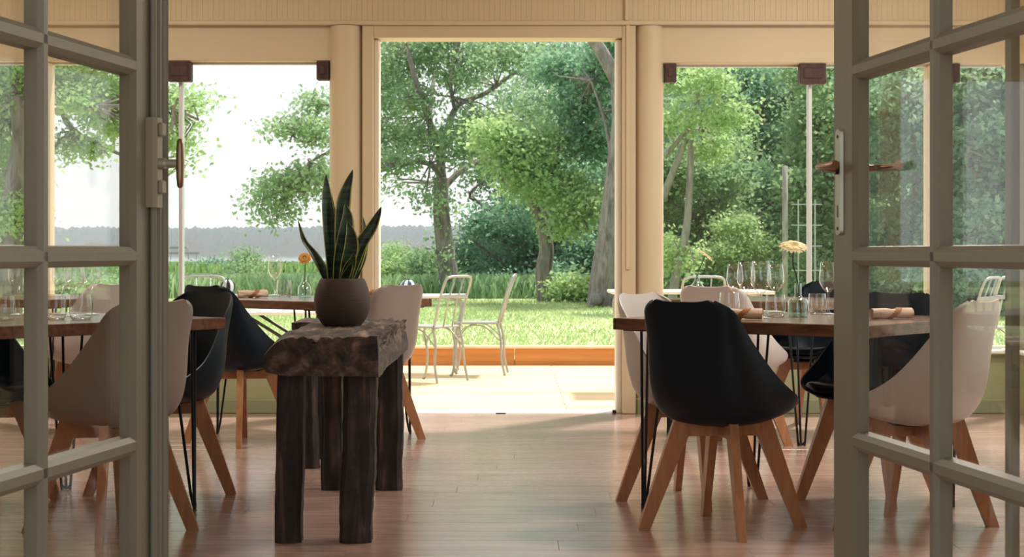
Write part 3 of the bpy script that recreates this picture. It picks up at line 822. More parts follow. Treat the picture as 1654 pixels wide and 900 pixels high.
vase(on_table(1126, 480.5), 'round glass vase with a drooping pale flower on the far right table', 'bottle',
     [(-0.018, 0, 0.010), (-0.008, 0, 0.075), (0.002, 0, 0.13), (0.030, 0, 0.20), (0.045, 0, 0.238)], 0.062, (math.radians(4), math.radians(38)), M['petal'], 1.25)
vase(on_table(492, 479.5), 'round glass vase with an orange-yellow flower under the left window', 'bottle',
     [(0.006, 0, 0.010), (0.002, 0, 0.07), (0.002, 0, 0.12), (0.004, 0, 0.17), (0.0, 0, 0.222)], 0.040, (math.radians(60), 0), M['petal_orange'], 1.15)

def napkin(pos, ang, label, crumple=0.0):
    t = thing('napkin_roll', label, 'napkin', pos, ang, 'rolled napkins with leather ties')
    L = 0.17; n = 30; mb = MB(); rings = 15
    vs_ = []; fs_ = []
    for i in range(rings):
        u = i / (rings - 1); x = -L / 2 + L * u
        sq = 1 - 0.22 * math.exp(-((u - 0.52) / 0.10) ** 2)
        for k in range(n):
            th = 2 * PI * k / n
            rr = (0.021 + 0.0012 * math.sin(3 * th + 4 * u) + (crumple * 0.006 * noise.noise(Vector((u * 4, math.cos(th) * 2, math.sin(th) * 2))))) * sq
            vs_.append((x, rr * math.cos(th), 0.021 + rr * math.sin(th) * 0.96))
    for i in range(rings - 1):
        for k in range(n):
            k2 = (k + 1) % n; fs_.append((i * n + k, i * n + k2, (i + 1) * n + k2, (i + 1) * n + k))
    mb.add(vs_, fs_)
    # spiral ends with depth
    for xe, sgn in ((-L / 2, -1), (L / 2, 1)):
        v = []; m = 60
        for k in range(m):
            th = 2 * PI * k / 20; r = 0.020 * (1 - k / (m + 4))
            v.append((xe, r * math.cos(th), 0.021 + r * math.sin(th))); v.append((xe - sgn * 0.006, r * 0.94 * math.cos(th), 0.021 + r * 0.94 * math.sin(th)))
            v.append((xe - sgn * 0.002, (r - 0.003) * math.cos(th), 0.021 + (r - 0.003) * math.sin(th)))
        f = []
        for k in range(m - 1):
            a = 3 * k; f += [(a, a + 3, a + 4, a + 1), (a + 1, a + 4, a + 5, a + 2)]
        mb.add(v, f)
        mb.add([(xe - sgn * 0.007, 0.0195 * math.cos(2 * PI * k / 20), 0.021 + 0.0195 * math.sin(2 * PI * k / 20)) for k in range(20)], [tuple(range(20))])
    mb.build('cloth_roll', M['napkin'], t, smooth='auto')
    st = MB(); pts = []
    for k in range(25):
        th = 2 * PI * k / 24
        pts.append((0.008 + 0.022 * math.sin(th), 0.0200 * math.cos(th), 0.021 + 0.0195 * math.sin(th)))
    v = []
    for (x, y, z) in pts:
        for dx in (-0.013, 0.013): v.append((x + dx, y * 1.03, 0.021 + (z - 0.021) * 1.03))
        for dx in (0.013, -0.013): v.append((x + dx, y * 1.14, 0.021 + (z - 0.021) * 1.14))
    f = []
    for k in range(24):
        a = 4 * k; f += [(a + j, a + (j + 1) % 4, a + 4 + (j + 1) % 4, a + 4 + j) for j in range(4)]
    st.add(v, f)
    st.build('leather_tie', M['leather'], t, smooth='auto')
    return t
napkin(on_table(1196, 516), math.radians(-18), 'rolled napkin in front of the wine glasses on the right table')
napkin(on_table(1440, 515), math.radians(14), 'rolled napkin at the right end of the right table, seen through the right door')
napkin(on_table(408, 480.5), math.radians(20), 'rolled napkin on the left end of the table under the left window', 1.0)
napkin(on_table(598, 480), math.radians(-30), 'rolled napkin half hidden behind the plant pot', 0.5)

# ------------------------------------------------------------------ rustic benches
def rough_block(x0, x1, y0, y1, z0, z1, nx, ny, nz, amp, seed, warp=None, fr=6.0):
    """six-sided block with a subdivided, eroded surface"""
    mb = MB(); idx = {}
    def vid(i, j, k):
        key = (i, j, k)
        if key in idx: return idx[key]
        u, v, w = i / nx, j / ny, k / nz
        p = Vector((x0 + (x1 - x0) * u, y0 + (y1 - y0) * v, z0 + (z1 - z0) * w))
        q = p.copy()
        n1 = noise.noise_vector(Vector((p.x * fr + seed, p.y * fr * 0.45, p.z * fr)))
        n2 = noise.noise_vector(Vector((p.x * 28 + seed, p.y * 14, p.z * 28 + 3)))
        q += n1 * amp + n2 * amp * 0.4
        if warp: q = warp(q, u, v, w, p)
        idx[key] = len(mb.v); mb.v.append(tuple(q)); return idx[key]
    for i in range(nx):
        for j in range(ny):
            mb.f.append((vid(i, j, 0), vid(i, j + 1, 0), vid(i + 1, j + 1, 0), vid(i + 1, j, 0))); mb.mi.append(0)
            mb.f.append((vid(i, j, nz), vid(i + 1, j, nz), vid(i + 1, j + 1, nz), vid(i, j + 1, nz))); mb.mi.append(0)
    for i in range(nx):
        for k in range(nz):
            mb.f.append((vid(i, 0, k), vid(i + 1, 0, k), vid(i + 1, 0, k + 1), vid(i, 0, k + 1))); mb.mi.append(0)
            mb.f.append((vid(i, ny, k), vid(i, ny, k + 1), vid(i + 1, ny, k + 1), vid(i + 1, ny, k))); mb.mi.append(0)
    for j in range(ny):
        for k in range(nz):
            mb.f.append((vid(0, j, k), vid(0, j, k + 1), vid(0, j + 1, k + 1), vid(0, j + 1, k))); mb.mi.append(0)
            mb.f.append((vid(nx, j, k), vid(nx, j + 1, k), vid(nx, j + 1, k + 1), vid(nx, j, k + 1))); mb.mi.append(0)
    return mb

BENCH = (-0.645, 6.45)
bench = thing('rustic_bench', 'rustic bench of one thick weathered beam on rough posts, carrying the plant', 'bench', (BENCH[0], BENCH[1], 0))
def beam_warp(q, u, v, w, p):
    # left flank rounds over, most of all at the near end; right upper edge is splintered
    lim = 0.12 + 0.14 * max(0.0, 1 - v / 0.22)
    if u < lim:
        t = (lim - u) / lim
        q.z -= (0.035 + 0.03 * max(0.0, 1 - v / 0.22)) * t ** 1.9 * w
        if w < 0.3: q.z += 0.014 * t ** 2
        q.x += 0.02 * t * max(0, 0.4 - w)
    if u > 0.80 and w > 0.25 and v > 0.03:
        e = (u - 0.80) / 0.20 * min(1, (w - 0.25) / 0.5)
        c = noise.noise(Vector((p.x * 4, p.y * 7, p.z * 4))) * 0.5 + 0.5
        c2 = abs(noise.noise(Vector((p.x * 24, p.y * 9, p.z * 30)))) + 0.6 * abs(noise.noise(Vector((p.x * 40, p.y * 37, p.z * 40))))
        q.x -= e * (0.012 * c + 0.035 * c2); q.z -= e * w * (0.004 + 0.016 * c + 0.012 * c2)
    if w > 0.9:
        g = abs(noise.noise(Vector((p.x * 22, p.y * 2.2, 4)))) ; q.z -= 0.010 * max(0, 0.25 - g) / 0.25 * (0.2 < u < 0.95)
        q.z -= 0.02 * max(0, 1 - abs(u - 0.47) / 0.03) * (v < 0.12)       # split at the near end
    return q
# local coordinates relative to bench root
rough_block(-0.200, 0.190, -0.775, 0.84, 0.585, 0.722, 30, 110, 12, 0.006, 3.0, beam_warp).build('beam', M['beam'], bench, smooth='auto')
def post_warp(lean, seed):
    def f(q, u, v, w, p):
        q.x += lean[0] * (1 - w); q.y += lean[1] * (1 - w)
        s = 1 + 0.10 * noise.noise(Vector((seed, w * 4, 0)))
        # soften corners
        du, dv = abs(u - 0.5) * 2, abs(v - 0.5) * 2
        if du > 0.9 and dv > 0.9:
            q.x -= math.copysign(0.010, u - 0.5); q.y -= math.copysign(0.010, v - 0.5)
        if w == 0: q.z = 0.0
        return q
    return f
def bpost(cx, cy, wxx, wyy, lean, seed, amp=0.006):
    return rough_block(cx - wxx / 2, cx + wxx / 2, cy - wyy / 2, cy + wyy / 2, 0.0, 0.60, 6, 6, 26, amp, seed, post_warp(lean, seed), 5.0).build('post_leg', M['post'], bench, smooth='auto')
# feet measured in the room: (-0.778,5.80) (-0.537,5.80) (-0.765,7.12) (-0.524,7.16)
bpost(-0.123, -0.62, 0.092, 0.11, (-0.008, 0), 11)
bpost(0.120, -0.62, 0.112, 0.12, (-0.018, 0), 23, 0.009)
bpost(-0.120, 0.66, 0.088, 0.10, (0.0, 0), 31)
bpost(0.126, 0.66, 0.110, 0.11, (-0.002, 0), 47)

stool = thing('rustic_stool', 'second rough timber bench standing mostly hidden behind the rustic bench', 'bench', (-0.93, 7.83, 0))
def stool_warp(q, u, v, w, p): return q
rough_block(-0.09, 0.16, -0.10, 0.42, 0.595, 0.680, 12, 14, 5, 0.006, 9.0, None).build('beam', M['beam'], stool, smooth='auto')
for (cx, cy) in ((-0.030, -0.02), (0.12, 0.02), (-0.035, 0.34), (0.12, 0.34)):
    rough_block(cx - 0.042, cx + 0.042, cy - 0.042, cy + 0.042, 0, 0.61, 4, 4, 14, 0.005, cx * 9, post_warp((0.02 * (cx < 0), 0), cx * 7)).build('post_leg', M['post'], stool, smooth='auto')

# ------------------------------------------------------------------ potted snake plant
POT = (-0.672, 6.62, 0.712)
pp = thing('snake_plant', 'snake plant with upright banded leaves in a round dark pot on the rustic bench', 'plant', POT)
pr = []
for k in range(31):
    t = k / 30; z = 0.188 * t
    r = 0.062 + 0.0405 * math.sin(PI * (0.02 + 0.93 * t) ** 0.85) ** 0.85 + 0.018 * t
    pr.append((r + 0.0009 * (k % 2), z))
top_r = pr[-1][0]
pr += [(top_r - 0.003, 0.1915), (top_r - 0.009, 0.190), (top_r - 0.010, 0.165), (0.0, 0.165)]
MB().lathe(pr, 48).build('pot', M['pot'], pp, smooth='auto')
MB().lathe([(0.074, 0.163), (0.06, 0.169), (0.03, 0.173), (0.0, 0.172)], 24).build('soil', M['soil'], pp, smooth=True)
def blade(path, wmax, face, tipw=0.02, pt=0.45):
    """path: spine points in local coords; face: angle of the leaf's flat side"""
    sp = crom(path, 8); n = len(sp); mb = MB(); vs_ = []
    for i, p in enumerate(sp):
        t = i / (n - 1)
        w = wmax * (0.55 + 0.45 * math.sin(min(1, t / pt) * PI / 2)) if t < pt else wmax * (1 - ((t - pt) / (1 - pt)) ** 1.7)
        w = max(w, 0.0008)
        ang = face + 0.5 * math.sin(2.2 * t)
        sx, sy = math.cos(ang), math.sin(ang)
        for q, dep in ((-1, 0.35), (-0.82, 0.22), (-0.4, 0.05), (0, 0), (0.4, 0.05), (0.82, 0.22), (1, 0.35)):
            vs_.append((p.x + q * w * sx + dep * w * sy, p.y + q * w * sy - dep * w * sx, p.z))
        for q, dep in ((0.82, 0.22), (0.4, 0.05), (0, 0), (-0.4, 0.05), (-0.82, 0.22)):
            th = 0.0022
            vs_.append((p.x + q * w * sx + dep * w * sy - th * sy, p.y + q * w * sy - dep * w * sx + th * sx, p.z))
    K = 12
    for i in range(n - 1):
        for k in range(K):
            k2 = (k + 1) % K
            mb.f.append((i * K + k, i * K + k2, (i + 1) * K + k2, (i + 1) * K + k)); mb.mi.append(1 if k in (0, 5, 6, 11) else 0)
    mb.v = vs_
    return mb
S = 6.62 / F
def pleaf(px, wpx, face, yd=0.0, pt=0.45):
    pts = [((x - 552) * S - (0.0), yd * (i / max(1, len(px) - 1)) * 1.0, (528 - y) * S) for i, (x, y) in enumerate(px)]
    blade(pts, wpx * 1.3 * S, face, pt=pt).build('leaf', [M['snake'], M['leaf_edge']], pp, smooth=True)
pleaf([(537, 465), (535, 420), (530, 370), (525, 320), (524, 281)], 10.5, 0.15, 0.03, 0.55)
pleaf([(549, 465), (549, 410), (550, 350), (555, 310), (567, 273)], 9.5, -0.2, 0.05, 0.6)
pleaf([(533, 465), (520, 436), (505, 410), (490, 388), (482, 357)], 7.5, 0.3, -0.02, 0.35)
pleaf([(560, 465), (570, 430), (582, 395), (600, 365), (615, 334)], 9.0, -0.35, 0.0, 0.6)
pleaf([(545, 465), (549, 420), (556, 380), (560, 350), (558, 330)], 11.0, 0.1, -0.03, 0.5)
pleaf([(554, 465), (560, 430), (566, 400), (566, 375), (562, 358)], 10.0, 0.0, -0.05, 0.45)
pleaf([(563, 465), (575, 430), (583, 400), (586, 375), (584, 350)], 7.5, 0.5, 0.04, 0.5)
pleaf([(541, 465), (543, 430), (543, 390), (541, 350), (541, 333)], 4.5, 0.7, 0.06, 0.4)
pleaf([(563, 468), (560, 446), (565, 428), (570, 418), (573, 408)], 8.0, 0.0, -0.06, 0.4)
pleaf([(568, 465), (576, 440), (583, 420), (588, 400), (592, 384)], 5.0, -0.4, 0.06, 0.4)
pleaf([(552, 466), (555, 452), (560, 440), (566, 430), (570, 424)], 7.0, 0.3, -0.07, 0.4)

# ------------------------------------------------------------------ deck, kerb, lawn, lake
dk = struct(MB().box(-9, 9, WY + 0.13, 14.95, -0.10, -0.035).build('terrace', M['under']))
bwid = 0.145; y = WY + 0.165; dm = None; r = 0
while y + bwid < 14.97:
    cuts = [-8.0, -4.1, 0.35 if r % 2 else -0.7, 4.4, 8.0]
    for i in range(4):
        a, b = cuts[i] + 0.002, cuts[i + 1] - 0.002
        MB().box(a, b, y + 0.003, y + bwid - 0.003, -0.03, -0.002, 0.002).build('deck_board', M['deck'], dk)
    y += bwid; r += 1
kb = struct(MB().box(-8.5, 0.02, 14.96, 15.08, -0.1, 0.145, 0.004).build('trim_7', M['kerb']))
MB().box(0.026, 8.5, 14.96, 15.08, -0.1, 0.145, 0.004).build('kerb_board', M['kerb'], kb)
MB().box(-8.5, 8.5, 14.94, 15.12, 0.146, 0.168, 0.004).build('kerb_cap', M['deck'], kb)

def lawn_z(x, y):
    return 0.03 + 0.035 * noise.noise(Vector((x * 0.12, y * 0.12, 0))) + 0.0 * y
mb = MB(); nx, ny = 60, 40
vs_ = []
for j in range(ny + 1):
    for i in range(nx + 1):
        x = -45 + 90 * i / nx; yy = 15.1 + (52 - 15.1) * j / ny
        vs_.append((x, yy, lawn_z(x, yy) - (max(0, yy - 42) * 0.07)))
mb.add(vs_, [(j * (nx + 1) + i, j * (nx + 1) + i + 1, (j + 1) * (nx + 1) + i + 1, (j + 1) * (nx + 1) + i) for j in range(ny) for i in range(nx)])
lawn = struct(mb.build('lawn', M['lawn'], smooth=True))
def blades(name, mat, n, region, h, wid, parent=None, lean=0.25, zf=None):
    """upright tapering blades as one object"""
    x0, x1, y0, y1 = region
    px = rng.uniform(x0, x1, n); py = y0 + (y1 - y0) * rng.random(n) ** 1.0
    hh = h * rng.uniform(0.6, 1.15, n); a = rng.uniform(0, PI, n); la = rng.uniform(0, 2 * PI, n)
    pz = zf(px, py) if zf is not None else np.zeros(n)
    dx = np.cos(a) * wid * 0.5; dy = np.sin(a) * wid * 0.5
    v = np.zeros((n, 4, 3))
    v[:, 0] = np.stack([px - dx, py - dy, pz], 1); v[:, 1] = np.stack([px + dx, py + dy, pz], 1)
    lx = np.cos(la) * hh * lean; ly = np.sin(la) * hh * lean
    v[:, 2] = np.stack([px + dx * 0.6 + lx, py + dy * 0.6 + ly, pz + hh], 1)
    v[:, 3] = np.stack([px - dx * 0.2 + lx * 1.3, py - dy * 0.2 + ly * 1.3, pz + hh * 1.05], 1)
    return quads(name, v, mat, parent)
def quads(name, v, mat, parent=None):
    n = v.shape[0]
    me = bpy.data.meshes.new(name)
    me.vertices.add(4 * n); me.vertices.foreach_set('co', v.astype(np.float32).ravel())
    me.loops.add(4 * n); me.loops.foreach_set('vertex_index', np.arange(4 * n, dtype=np.int32))
    me.polygons.add(n); me.polygons.foreach_set('loop_start', np.arange(0, 4 * n, 4, dtype=np.int32))
    me.polygons.foreach_set('loop_total', np.full(n, 4, dtype=np.int32))
    me.materials.append(mat); me.update(calc_edges=True); me.validate()
    return link(name, me, parent)
g = blades('lawn_grass', M['lawn_blade'], 60000, (-9, 10, 15.15, 34), 0.05, 0.02, None, 0.6, lambda x, y: np.full(x.shape, 0.02))
tag(g, 'short mown grass of the lawn beyond the terrace', 'grass', kind='stuff')

struct(MB().box(-300, 300, 40, 70, -2.6, -0.35).build('meadow_ground', M['earth']))
struct(MB().add([(-900, 60, -1.3), (900, 60, -1.3), (900, 950, -1.3), (-900, 950, -1.3)], [(0, 1, 2, 3)]).build('lake_water', M['water']))

# far shore: rows of tree crowns
ff = MB()
rs = random.Random(5)
ico = bmesh.new(); bmesh.ops.create_icosphere(ico, subdivisions=1, radius=1.0)
iv = [v.co.copy() for v in ico.verts]; ifc = [[v.index for v in f.verts] for f in ico.faces]; ico.free()
for row in range(3):
    x = -420
    while x < 420:
        r = rs.uniform(4, 7); h = 15.2 + row * 0.4 + rs.uniform(-0.6, 0.6) + 0.6 * math.sin(x * 0.013 + 1)
        c = Vector((x, 905 + row * 12, h - r))
        ff.add([(c.x + v.x * r, c.y + v.y * r, c.z + v.z * r * rs.uniform(0.8, 1.1)) for v in iv], ifc)
        x += r * 0.55
ff.box(-440, 440, 908, 960, -1.3, 11.5)
o = ff.build('far_forest', M['forest']); tag(o, 'hazy wooded far shore of the lake along the horizon', 'forest', kind='stuff')
struct(MB().box(-600, 600, 896, 1400, -3, -1.0).build('far_shore_ground', M['earth']))

jt = thing('boat_shelter', 'small low jetty with a hut far out on the lake behind the left window', 'jetty', tuple(W(298, 412, 420)))
MB().box(-3.6, 3.6, -1.5, 1.5, 0.2, 0.7, 0.05).build('deck', M['block'], jt)
MB().box(-3.4, 0.8, -1.2, 1.2, 0.7, 1.6, 0.05).build('hut', M['olive_base'], jt)
MB().prism([(-3.7, 1.6), (1.1, 1.6), (0.6, 2.1), (-3.2, 2.1)], 'y', -1.4, 1.4).build('roof', M['block'], jt)
for px in (-3.2, -1, 1.2, 3.2): MB().tube([(px, -1.3, -1.2), (px, -1.3, 0.4)], 0.12, 6).build('pile', M['block'], jt)

# reeds along the water
def rz_(x, y): return np.full(x.shape, -0.36)
g = blades('reed_bed', M['reed'], 42000, (-16, 3, 40.5, 58), 0.92, 0.045, None, 0.22, rz_)
tag(g, 'bright green reeds growing between the lawn and the lake', 'reeds', kind='stuff')
g = blades('meadow_grass', M['leaf_mid'], 30000, (-12, 14, 35.5, 41), 0.5, 0.03, None, 0.35, lambda x, y: np.full(x.shape, -0.05))
tag(g, 'rough tall grass along the far edge of the lawn', 'grass', kind='stuff')

# ------------------------------------------------------------------ trees and shrubs
def leaf_cloud(blobs, size, droop=0.0):
    """blobs: (centre, (rx, ry, rz), count). Leaves gather in small sprays inside each blob"""
    out = []
    for c, rr, n in blobs:
        ns = max(3, n // 26); n = int(n * 1.5)
        d = rng.normal(size=(ns, 3)); d /= np.linalg.norm(d, axis=1)[:, None]
        rad = rng.random(ns) ** 0.45
        sc = np.array(c) + d * rad[:, None] * np.array(rr)
        k = rng.integers(0, ns, n)
        sp = rng.normal(size=(n, 3)) * np.array([0.24, 0.24, 0.13]) * (size / 0.13)
        p = sc[k] + sp
        # leaf orientation
        nrm = rng.normal(size=(n, 3)) + np.array([0, 0, 0.9]); nrm /= np.linalg.norm(nrm, axis=1)[:, None]
        t = rng.normal(size=(n, 3)); t -= (t * nrm).sum(1)[:, None] * nrm; t /= np.linalg.norm(t, axis=1)[:, None]
        b = np.cross(nrm, t)
        L = size * 0.86 * rng.uniform(0.6, 1.2, n)[:, None]; w = L * 0.30
        v = np.zeros((n, 4, 3))
        v[:, 0] = p - t * L * 0.5; v[:, 1] = p + b * w - nrm * L * 0.06; v[:, 2] = p + t * L * 0.5 - nrm * L * 0.15; v[:, 3] = p - b * w - nrm * L * 0.06
        out.append(v)
    return np.concatenate(out)
def limb(mb, pts, r0, r1, m=5, n=8):
    c = crom(pts, m); k = len(c)
    c = [p + noise.noise_vector(p * 0.9) * 0.05 for p in c]
    mb.tube(c, [r0 + (r1 - r0) * (i / (k - 1)) ** 0.8 for i in range(k)], n)
def twigs(blobs, n_each, parent, mat, origin_of):
    mb = MB()
    for c, rr, n in blobs:
        o = origin_of(Vector(c))
        for q in range(n_each):
            e = Vector(c) + Vector([random.uniform(-1, 1) * rr[i] * 0.85 for i in range(3)])
            mid = (o + e) / 2 + Vector([random.uniform(-0.2, 0.2) for _ in range(3)])
            mb.tube([o, mid, e], [0.022, 0.014, 0.005], 4, False)
    ob = mb.build('twigs', mat, parent, smooth=True); ob['kind'] = 'stuff'
def tree(name, label, D, trunk, limbs, blobs_px, leaf, size=0.13, bark='bark', depth=1.6, tw=5, group='trees beyond the terrace', cat='tree'):
    """trunk/limbs: lists of (x, y[, dD]) measured directions, widths in metres"""
    base = W(trunk[0][0][0], trunk[0][0][1], D)
    t = thing(name, label, cat, tuple(base), 0, group)
    def loc(p): return W(p[0], p[1], D + (p[2] if len(p) > 2 else 0)) - base
    anchors = []
    mb = MB(); pts, r0, r1 = trunk
    tp = [loc(p) for p in pts]; tp[0].z -= 0.15
    limb(mb, tp, r0, r1, 6, 12); mb.build('trunk', M[bark], t, smooth=True)
    anchors += [p for p in crom(tp, 4)][len(tp):]
    for pts, r0, r1 in limbs:
        lp = [loc(p) for p in pts]; m2 = MB(); limb(m2, lp, r0, r1); m2.build('branch', M[bark], t, smooth=True)
        anchors += crom(lp, 4)
    bl = []
    for b in blobs_px:
        x, y, rx, ry, n = b[:5]; dd = b[5] if len(b) > 5 else random.uniform(-depth, depth) * 0.6
        c = loc((x, y, dd)); s = D / F
        bl.append((tuple(c), (rx * s, max(rx, ry) * s * 1.1, ry * s), n))
    ob = quads('foliage', leaf_cloud(bl, size), M[leaf], t); ob['kind'] = 'stuff'
    twigs(bl, tw, t, M[bark], lambda c: min(anchors, key=lambda a: (a - c).length))
    return t

# the slim tree in the middle of the doorway
tree('lakeside_tree', 'slender ivy-clad tree leaning up the left half of the open doorway', 36,
     ([(738, 479), (726, 440), (720, 400), (715, 350), (713, 310), (712, 285)], 0.24, 0.15),
     [([(712, 285), (707, 240), (692, 195, -0.5), (672, 135, -1), (652, 62, -1), (640, 20, -1)], 0.12, 0.03),
      ([(710, 255), (722, 205, .4), (742, 168, .6), (785, 150, .8), (815, 128, 1), (842, 108, 1), (870, 70, 1)], 0.09, 0.025),
      ([(714, 305), (735, 282, .3), (765, 265, .6), (800, 256, .9), (850, 262, 1.2)], 0.085, 0.03),
      ([(712, 285), (695, 264, -.6), (655, 262, -1), (610, 270, -1.5), (560, 240, -2), (500, 262, -3), (462, 318, -3)], 0.07, 0.018),
      ([(690, 190), (700, 130, 1), (706, 80, 1.4), (730, 30, 1.6)], 0.06, 0.02),
      ([(735, 175), (728, 130, -1), (740, 80, -1), (745, 30, -1)], 0.05, 0.015),
      ([(600, 262, -1.5), (570, 200, -2), (520, 170, -2.5), (500, 230, -3), (465, 215, -3)], 0.045, 0.015)],
     [(650, 95, 40, 36, 950), (700, 80, 42, 30, 750), (628, 150, 30, 40, 850), (668, 160, 30, 34, 600), (640, 220, 40, 30, 950), (690, 225, 30, 26, 550), (755, 110, 40, 40, 750), (800, 85, 45, 30, 850), (770, 200, 38, 26, 600), (850, 90, 40, 30, 650), (745, 235, 30, 30, 600), (650, 262, 45, 16, 650), (720, 120, 30, 30, 350), (712, 400, 10, 55, 225, 0), (721, 340, 9, 40, 135, 0), (640, 300, 30, 18, 150), (690, 315, 22, 18, 175), (735, 55, 60, 20, 600), (640, 50, 50, 20, 650), (512, 168, 16, 16, 300, -2.5), (480, 206, 26, 10, 420, -3), (515, 215, 18, 22, 420, -3), (450, 208, 12, 6, 100, -3), (452, 300, 20, 14, 420, -3), (430, 322, 11, 24, 300, -3), (478, 286, 20, 14, 380, -3), (518, 280, 16, 26, 480, -3), (440, 352, 10, 10, 120, -3), (500, 310, 14, 12, 160, -3), (462, 330, 14, 14, 180, -3), (600, 160, 40, 60, 800), (570, 250, 40, 50, 700)],
     'leaf_mid', 0.13)

tree('leaning_tree', 'bright lime-green tree whose boughs cascade across the middle of the doorway', 33,
     ([(884, 482), (880, 440), (884, 400), (872, 350), (858, 310)], 0.20, 0.10),
     [([(858, 310), (835, 285, -.5), (815, 262, -1), (795, 225, -1)], 0.07, 0.02),
      ([(872, 350), (905, 330, -.5), (935, 345, -1), (950, 370, -1.2)], 0.05, 0.015),
      ([(858, 310), (880, 270, -.5), (905, 285, -1)], 0.05, 0.015)],
     [(800, 215, 30, 24, 930, -1), (835, 235, 36, 28, 1240, -1), (870, 265, 36, 30, 1240, -1), (905, 305, 36, 28, 1240, -1), (935, 335, 32, 24, 930, -1.2), (850, 300, 34, 26, 806, -0.5), (915, 360, 24, 20, 434, -1), (820, 270, 30, 16, 434, -1), (885, 225, 26, 18, 558, -0.6)],
     'leaf_lime', 0.13)

tree('tall_trunk_tree', 'massive grey-barked tree at the right side of the open doorway', 30,
     ([(972, 490), (980, 440), (988, 380), (996, 300), (1006, 200), (1003, 140)], 0.29, 0.19),
     [([(1003, 140), (990, 112), (972, 82), (955, 55), (940, 10)], 0.15, 0.10),
      ([(1003, 170), (1015, 100, .5), (1030, 40, .6)], 0.13, 0.07),
      ([(992, 290), (978, 200, .8), (955, 130, 1)], 0.05, 0.02),
      ([(960, 488, -.6), (972, 478), (985, 470)], 0.08, 0.2), ([(1005, 492, -.6), (990, 480), (985, 465)], 0.07, 0.2)],
     [(975, 110, 26, 36, 1300, 2), (940, 170, 34, 30, 1500, 2.5), (1010, 80, 50, 40, 1800, 1), (960, 230, 34, 34, 1500, 2.5), (910, 110, 36, 24, 1100, 3), (1040, 180, 40, 60, 2000, 1)],
     'leaf_dark', 0.14)

def wood_tree(name, label, D, x, ybase, crown, leaf, size=0.15, lean=0, tr=0.14, bark='bark', n=1.0, seed=0):
    """broad-leaved tree filling crown=(x0,x1,y0,y1) with blobs on a jittered lattice"""
    x0, x1, y0, y1 = crown; rr = random.Random(seed)
    bl = []; st = 46
    yy = y0
    while yy < y1:
        xx = x0
        while xx < x1:
            if rr.random() < 0.92:
                bl.append((xx + rr.uniform(-14, 14), yy + rr.uniform(-14, 14), 30 + rr.uniform(-4, 8), 25 + rr.uniform(-4, 7), int(820 * n * rr.uniform(0.6, 1.25)), rr.uniform(-1.6, 1.6)))
            xx += st
        yy += st * 0.86
    cx = (x0 + x1) / 2
    trunk = ([(x, ybase), (x + lean * 0.3, (ybase + y1) / 2 if y1 < ybase else ybase - 60), (x + lean * 0.7, (y0 + min(y1, ybase)) / 2 + 30), (x + lean, y0 + 30)], tr, tr * 0.3)
    lb = []
    for k in range(5):
        yy = y0 + (min(y1, ybase - 60) - y0) * (k + 0.5) / 5; sg = 1 if k % 2 else -1
        lb.append(([(x + lean * 0.6, yy + 30), (x + sg * 40, yy + 5, sg * .5), (cx + sg * (x1 - x0) * 0.38, yy - 20, sg)], tr * 0.42, 0.02))
    return tree(name, label, D, trunk, lb, bl, leaf, size, bark, 1.6, 2)

wood_tree('broadleaf_tree', 'tall grey-green tree behind the lime-green one, high in the doorway', 46, 925, 470, (860, 1010, 90, 320), 'leaf_grey', 0.17, 10, 0.2, n=0.5, seed=1)
wood_tree('broadleaf_tree', 'dark round-crowned tree in the shade at the centre of the doorway', 40, 835, 474, (745, 900, 330, 470), 'leaf_dark', 0.15, 0, 0.16, n=1.25, seed=2)
wood_tree('broadleaf_tree', 'dark broad tree low behind the massive trunk', 41, 930, 474, (880, 1060, 290, 470), 'leaf_dark', 0.15, 0, 0.16, n=1.25, seed=3)
wood_tree('broadleaf_tree', 'mid-green tree filling the gap above the dark one in the doorway', 43, 800, 474, (770, 890, 150, 330), 'leaf_mid', 0.15, 20, 0.16, n=0.4, seed=4)
wood_tree('broadleaf_tree', 'leafy green tree at the left side of the right window', 34, 1150, 478, (1040, 1210, 250, 460), 'leaf_mid', 0.14, -10, 0.14, n=1.1, seed=5)
wood_tree('broadleaf_tree', 'dark dense tree in the middle of the right window', 38, 1225, 478, (1180, 1330, 130, 460), 'leaf_dark', 0.15, 10, 0.2, n=1.2, seed=6)
wood_tree('broadleaf_tree', 'green tree right of the white window pole', 33, 1370, 480, (1310, 1440, 110, 460), 'leaf_mid', 0.14, 5, 0.18, n=1.1, seed=7)
wood_tree('broadleaf_tree', 'dark tree seen through the upper panes of the right door', 30, 1480, 482, (1430, 1560, 100, 460), 'leaf_dark', 0.14, 5, 0.2, 'bark_pale', n=1.1, seed=8)
wood_tree('broadleaf_tree', 'grey-green tree at the right edge of the view behind the right door', 27, 1605, 486, (1550, 1700, 90, 470), 'leaf_grey', 0.14, -15, 0.2, 'bark_pale', n=1.1, seed=9)
wood_tree('broadleaf_tree', 'tall pale green tree beyond the others at the top of the right window', 52, 1130, 466, (1060, 1320, 110, 300), 'leaf_grey', 0.18, 10, 0.2, n=0.5, seed=10)
wood_tree('broadleaf_tree', 'shady backdrop tree at the foot of the right window', 48, 1290, 468, (1190, 1480, 240, 460), 'leaf_dark', 0.18, 10, 0.2, n=1.1, seed=12)
